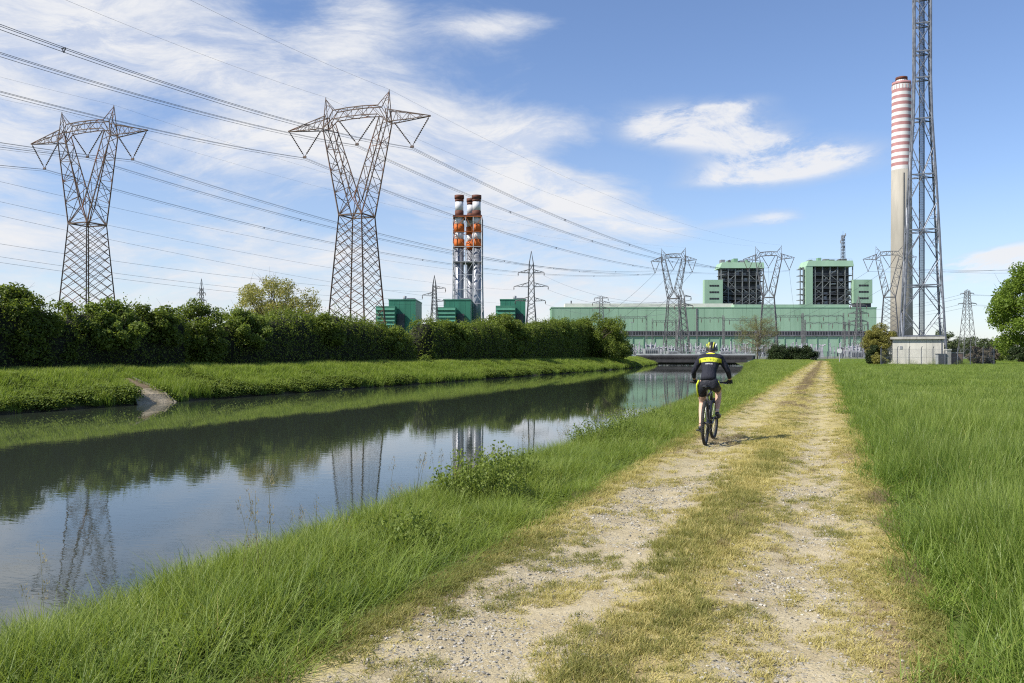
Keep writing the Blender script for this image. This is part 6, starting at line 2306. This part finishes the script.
    mb.build('chainring', M['blackp'], t)
    MB().tube([(0.048, 0.44, 0.40), (0.050, 0.0, BW + 0.055)], 0.0035, 4).tube([(0.048, 0.44, 0.25), (0.052, 0.03, BW - 0.16)], 0.0035, 4).build('chain', M['alloy'], t)
    MB().bar((0.055, 0.0, BW - 0.03), (0.055, 0.03, BW - 0.16), 0.012, 6).bar((0.05, 0.03, BW - 0.16), (0.062, 0.03, BW - 0.16), 0.024, 12).bar((0.05, 0.01, BW - 0.09), (0.062, 0.01, BW - 0.09), 0.022, 12).build('derailleur', M['blackp'], t)


bicycle()


def cyclist():
    t = thing('person', 'cyclist in black kit with lime back band and lime helmet, riding away', 'person', loc(bv + 0.022, bt, bz), -TH)
    pel, wai, che, upc = (0, 0.215, 1.045), (0, 0.31, 1.17), (0, 0.43, 1.32), (0, 0.51, 1.415)
    nkb, nkt, hd0, hd1 = (0, 0.575, 1.455), (0, 0.63, 1.495), (0, 0.69, 1.545), (0, 0.70, 1.60)
    legL = [('hl', (-0.095, 0.225, 0.985), 0.074), (None, (-0.115, 0.34, 0.83), 0.078), ('kl', (-0.125, 0.425, 0.675), 0.056), (None, (-0.125, 0.345, 0.56), 0.054), (None, (-0.122, 0.25, 0.42), 0.038), ('al', (-0.118, 0.185, 0.305), 0.031)]
    legR = [('hr', (0.095, 0.225, 0.985), 0.074), (None, (0.108, 0.41, 0.925), 0.080), ('kr', (0.118, 0.60, 0.862), 0.057), (None, (0.122, 0.565, 0.74), 0.055), (None, (0.122, 0.50, 0.61), 0.039), ('ar', (0.118, 0.46, 0.525), 0.031)]
    footL = [('al', (-0.118, 0.185, 0.305), 0.031), (None, (-0.12, 0.20, 0.255), 0.034), (None, (-0.125, 0.28, 0.235), 0.030), (None, (-0.128, 0.35, 0.228), 0.024)]
    footR = [('ar', (0.118, 0.46, 0.525), 0.031), (None, (0.12, 0.475, 0.475), 0.034), (None, (0.125, 0.55, 0.452), 0.030), (None, (0.128, 0.62, 0.446), 0.024)]
    shL, shR = (-0.165, 0.525, 1.415), (0.165, 0.525, 1.415)

    def arm(s, k=1.0):
        return [('s%d' % s, (s * 0.165, 0.525, 1.415), 0.066 * k), (None, (s * 0.225, 0.53, 1.315), 0.052 * k), (None, (s * 0.285, 0.55, 1.20), 0.042 * k), (None, (s * 0.297, 0.635, 1.12), 0.039 * k), ('w%d' % s, (s * 0.297, 0.705, 1.055), 0.027 * k)]
    body = [[('pel', pel, (0.112, 0.105)), (None, wai, (0.098, 0.085)), (None, che, (0.140, 0.115)), ('upc', upc, (0.125, 0.095)), ('nkb', nkb, 0.062), (None, nkt, 0.056), (None, hd0, (0.072, 0.082)), ('hd1', hd1, (0.075, 0.088)), (None, (0, 0.705, 1.655), 0.045)],
            [('pel', pel, 0.13)] + legL, [('pel', pel, 0.13)] + legR, footL, footR,
            [('upc', upc, 0.12)] + arm(-1), [('upc', upc, 0.12)] + arm(1),
            [('hd0n', (0, 0.69, 1.545), 0.03), (None, (0, 0.775, 1.555), 0.018), (None, (0, 0.80, 1.545), 0.012)]]
    skin_mesh('body', body, M['skin'], t)
    # ears and eyes
    for s in (-1, 1):
        MB().tube([(s * 0.078, 0.695, 1.575), (s * 0.088, 0.685, 1.56), (s * 0.080, 0.69, 1.535)], [0.010, 0.016, 0.009], 8).build('ear', M['skin'], t, True)
        MB().tube([(s * 0.03, 0.765, 1.575), (s * 0.03, 0.772, 1.575)], [0.012, 0.006], 8).build('eye', M['sock'], t, True)
    MB().tube([(-0.026, 0.772, 1.515), (0, 0.778, 1.513), (0.026, 0.772, 1.515)], 0.006, 6).build('mouth', M['rust_red'], t, True)
    # short hair below the helmet
    skin_mesh('hair', [[(None, (0, 0.655, 1.555), (0.074, 0.05)), (None, (0, 0.66, 1.60), (0.079, 0.075)), (None, (0, 0.685, 1.645), (0.05, 0.05))]], M['hair'], t)
    # jersey
    j = [[('low', (0, 0.205, 1.02), (0.140, 0.130)), (None, (0, 0.235, 1.085), (0.150, 0.138)), (None, wai, (0.120, 0.106)), (None, che, (0.158, 0.130)), ('upc', upc, (0.145, 0.110)), (None, (0, 0.58, 1.468), 0.066)],
         [('upc', upc, 0.14)] + arm(-1, 1.1)[:-1] + [(None, (-0.297, 0.69, 1.07), 0.033)], [('upc', upc, 0.14)] + arm(1, 1.1)[:-1] + [(None, (0.297, 0.69, 1.07), 0.033)]]
    skin_mesh('jersey', j, M['jersey'], t)
    # shorts with a lime side stripe
    sh = [[('pel', pel, (0.152, 0.142)), (None, (0, 0.25, 1.09), (0.142, 0.125))],
          [('pel', pel, 0.15), ('hl', (-0.097, 0.225, 0.985), 0.105), (None, (-0.115, 0.335, 0.84), 0.086), (None, (-0.121, 0.375, 0.775), 0.072)],
          [('pel', pel, 0.15), ('hr', (0.097, 0.225, 0.985), 0.105), (None, (0.109, 0.41, 0.925), 0.088), (None, (0.113, 0.50, 0.895), 0.073)]]
    so = skin_mesh('shorts', sh, M['lycra'], t)
    for s, pts in ((-1, [(-0.148, 0.185, 1.06), (-0.182, 0.19, 0.98), (-0.184, 0.235, 0.90), (-0.180, 0.285, 0.83), (-0.176, 0.325, 0.78)]), (1, [(0.148, 0.20, 1.05), (0.183, 0.26, 0.98), (0.184, 0.38, 0.945), (0.176, 0.48, 0.905)])):
        MB().tube(pts, 0.016, 8).build('side_stripe', M['lycra_lime'], so, True)
    # socks, shoes
    for s, a, b, heel, mid, toe, dz in ((-1, (-0.120, 0.215, 0.36), (-0.118, 0.185, 0.30), (-0.119, 0.165, 0.255), (-0.124, 0.265, 0.240), (-0.128, 0.375, 0.228), 0), (1, (0.120, 0.478, 0.575), (0.118, 0.46, 0.52), (0.119, 0.44, 0.475), (0.124, 0.54, 0.458), (0.128, 0.65, 0.445), 0)):
        skin_mesh('sock', [[(None, a, 0.039), (None, b, 0.037)]], M['sock'] if s > 0 else M['lycra'], t, sub=1)
        sho = skin_mesh('shoe', [[(None, (b[0], b[1], b[2] + 0.01), 0.042), (None, heel, (0.040, 0.043)), (None, mid, (0.047, 0.036)), (None, toe, (0.040, 0.026))]], M['blackp'], t)
        MB().tube([(heel[0], heel[1] - 0.03, heel[2] - 0.035), (mid[0], mid[1], mid[2] - 0.033), (toe[0], toe[1] + 0.02, toe[2] - 0.02)], [0.022, 0.028, 0.022], 6).build('sole', M['tyre'], sho, True)
    # gloved hands closed round the grips
    for s in (-1, 1):
        w = (s * 0.297, 0.70, 1.06)
        hx = s * 0.295
        ch = [[('w', w, 0.029), ('p0', (hx, 0.722, 1.045), (0.036, 0.020)), ('p1', (hx, 0.752, 1.038), (0.040, 0.016))]]
        skin_mesh('glove', ch, M['lycra'], t, sub=2)
        g = [c for c in t.children if c.name.startswith('glove')][-1]
        for k, (dx, ln) in enumerate(((-0.033, 0.92), (-0.011, 1.0), (0.011, 0.97), (0.033, 0.82))):
            x = hx + dx
            skin_mesh('finger', [[(None, (x, 0.748, 1.040), 0.0095), (None, (x, 0.772 + 0.004 * ln, 1.033), 0.009), (None, (x, 0.786, 1.010), 0.0085), (None, (x, 0.774, 0.986 - 0.004 * ln), 0.008), (None, (x, 0.752, 0.983), 0.0075)]], M['lycra'], g, sub=1)
        skin_mesh('thumb', [[(None, (hx - s * 0.034, 0.728, 1.042), 0.0105), (None, (hx - s * 0.052, 0.735, 1.022), 0.0095), (None, (hx - s * 0.050, 0.746, 0.996), 0.009), (None, (hx - s * 0.036, 0.762, 0.985), 0.008)]], M['lycra'], g, sub=1)
    # helmet: black shell with lime and white ribs
    hc = Vector((0, 0.695, 1.595))
    mb = MB()
    n, mrows = 20, 7
    for i in range(mrows + 1):
        ph = math.pi / 2 * i / mrows
        for k in range(n):
            a = 2 * math.pi * k / n
            mb.v.append((hc.x + 0.098 * math.cos(ph) * math.cos(a), hc.y + 0.132 * math.cos(ph) * math.sin(a) + 0.0, hc.z + 0.100 * math.sin(ph) - 0.03 * (1 - math.sin(ph)) * (0.5 - 0.5 * math.sin(a))))
    for i in range(mrows):
        for k in range(n):
            mb.f.append((i * n + k, i * n + (k + 1) % n, (i + 1) * n + (k + 1) % n, (i + 1) * n + k)); mb.mi.append(0)
    he = mb.build('helmet', M['blackp'], t, True)
    for j, (x0, m) in enumerate(((-0.078, 'helm_lime'), (-0.042, 'helm_lime'), (0.0, 'blackp'), (0.042, 'helm_lime'), (0.078, 'sock'))):
        pts = []
        for k in range(9):
            a = math.pi * (0.0 + k / 8)
            kx = math.sqrt(max(0.05, 1 - (x0 / 0.1) ** 2))
            pts.append((x0 * (0.75 + 0.25 * math.sin(a)), hc.y - 0.130 * kx * math.cos(a), hc.z - 0.012 * (1 - math.sin(a)) + 0.099 * kx * math.sin(a)))
        MB().tube(pts, [0.006, 0.009, 0.012, 0.016, 0.017, 0.015, 0.012, 0.009, 0.006], 6).build('rib', M[m], he, True)
    MB().tube([(0.095 * math.cos(2 * math.pi * k / 24), hc.y + 0.129 * math.sin(2 * math.pi * k / 24), hc.z - 0.012 - 0.014 * (1 - math.sin(2 * math.pi * k / 24))) for k in range(24)], 0.010, 6, closed=True).build('rim', M['blackp'], he, True)


cyclist()
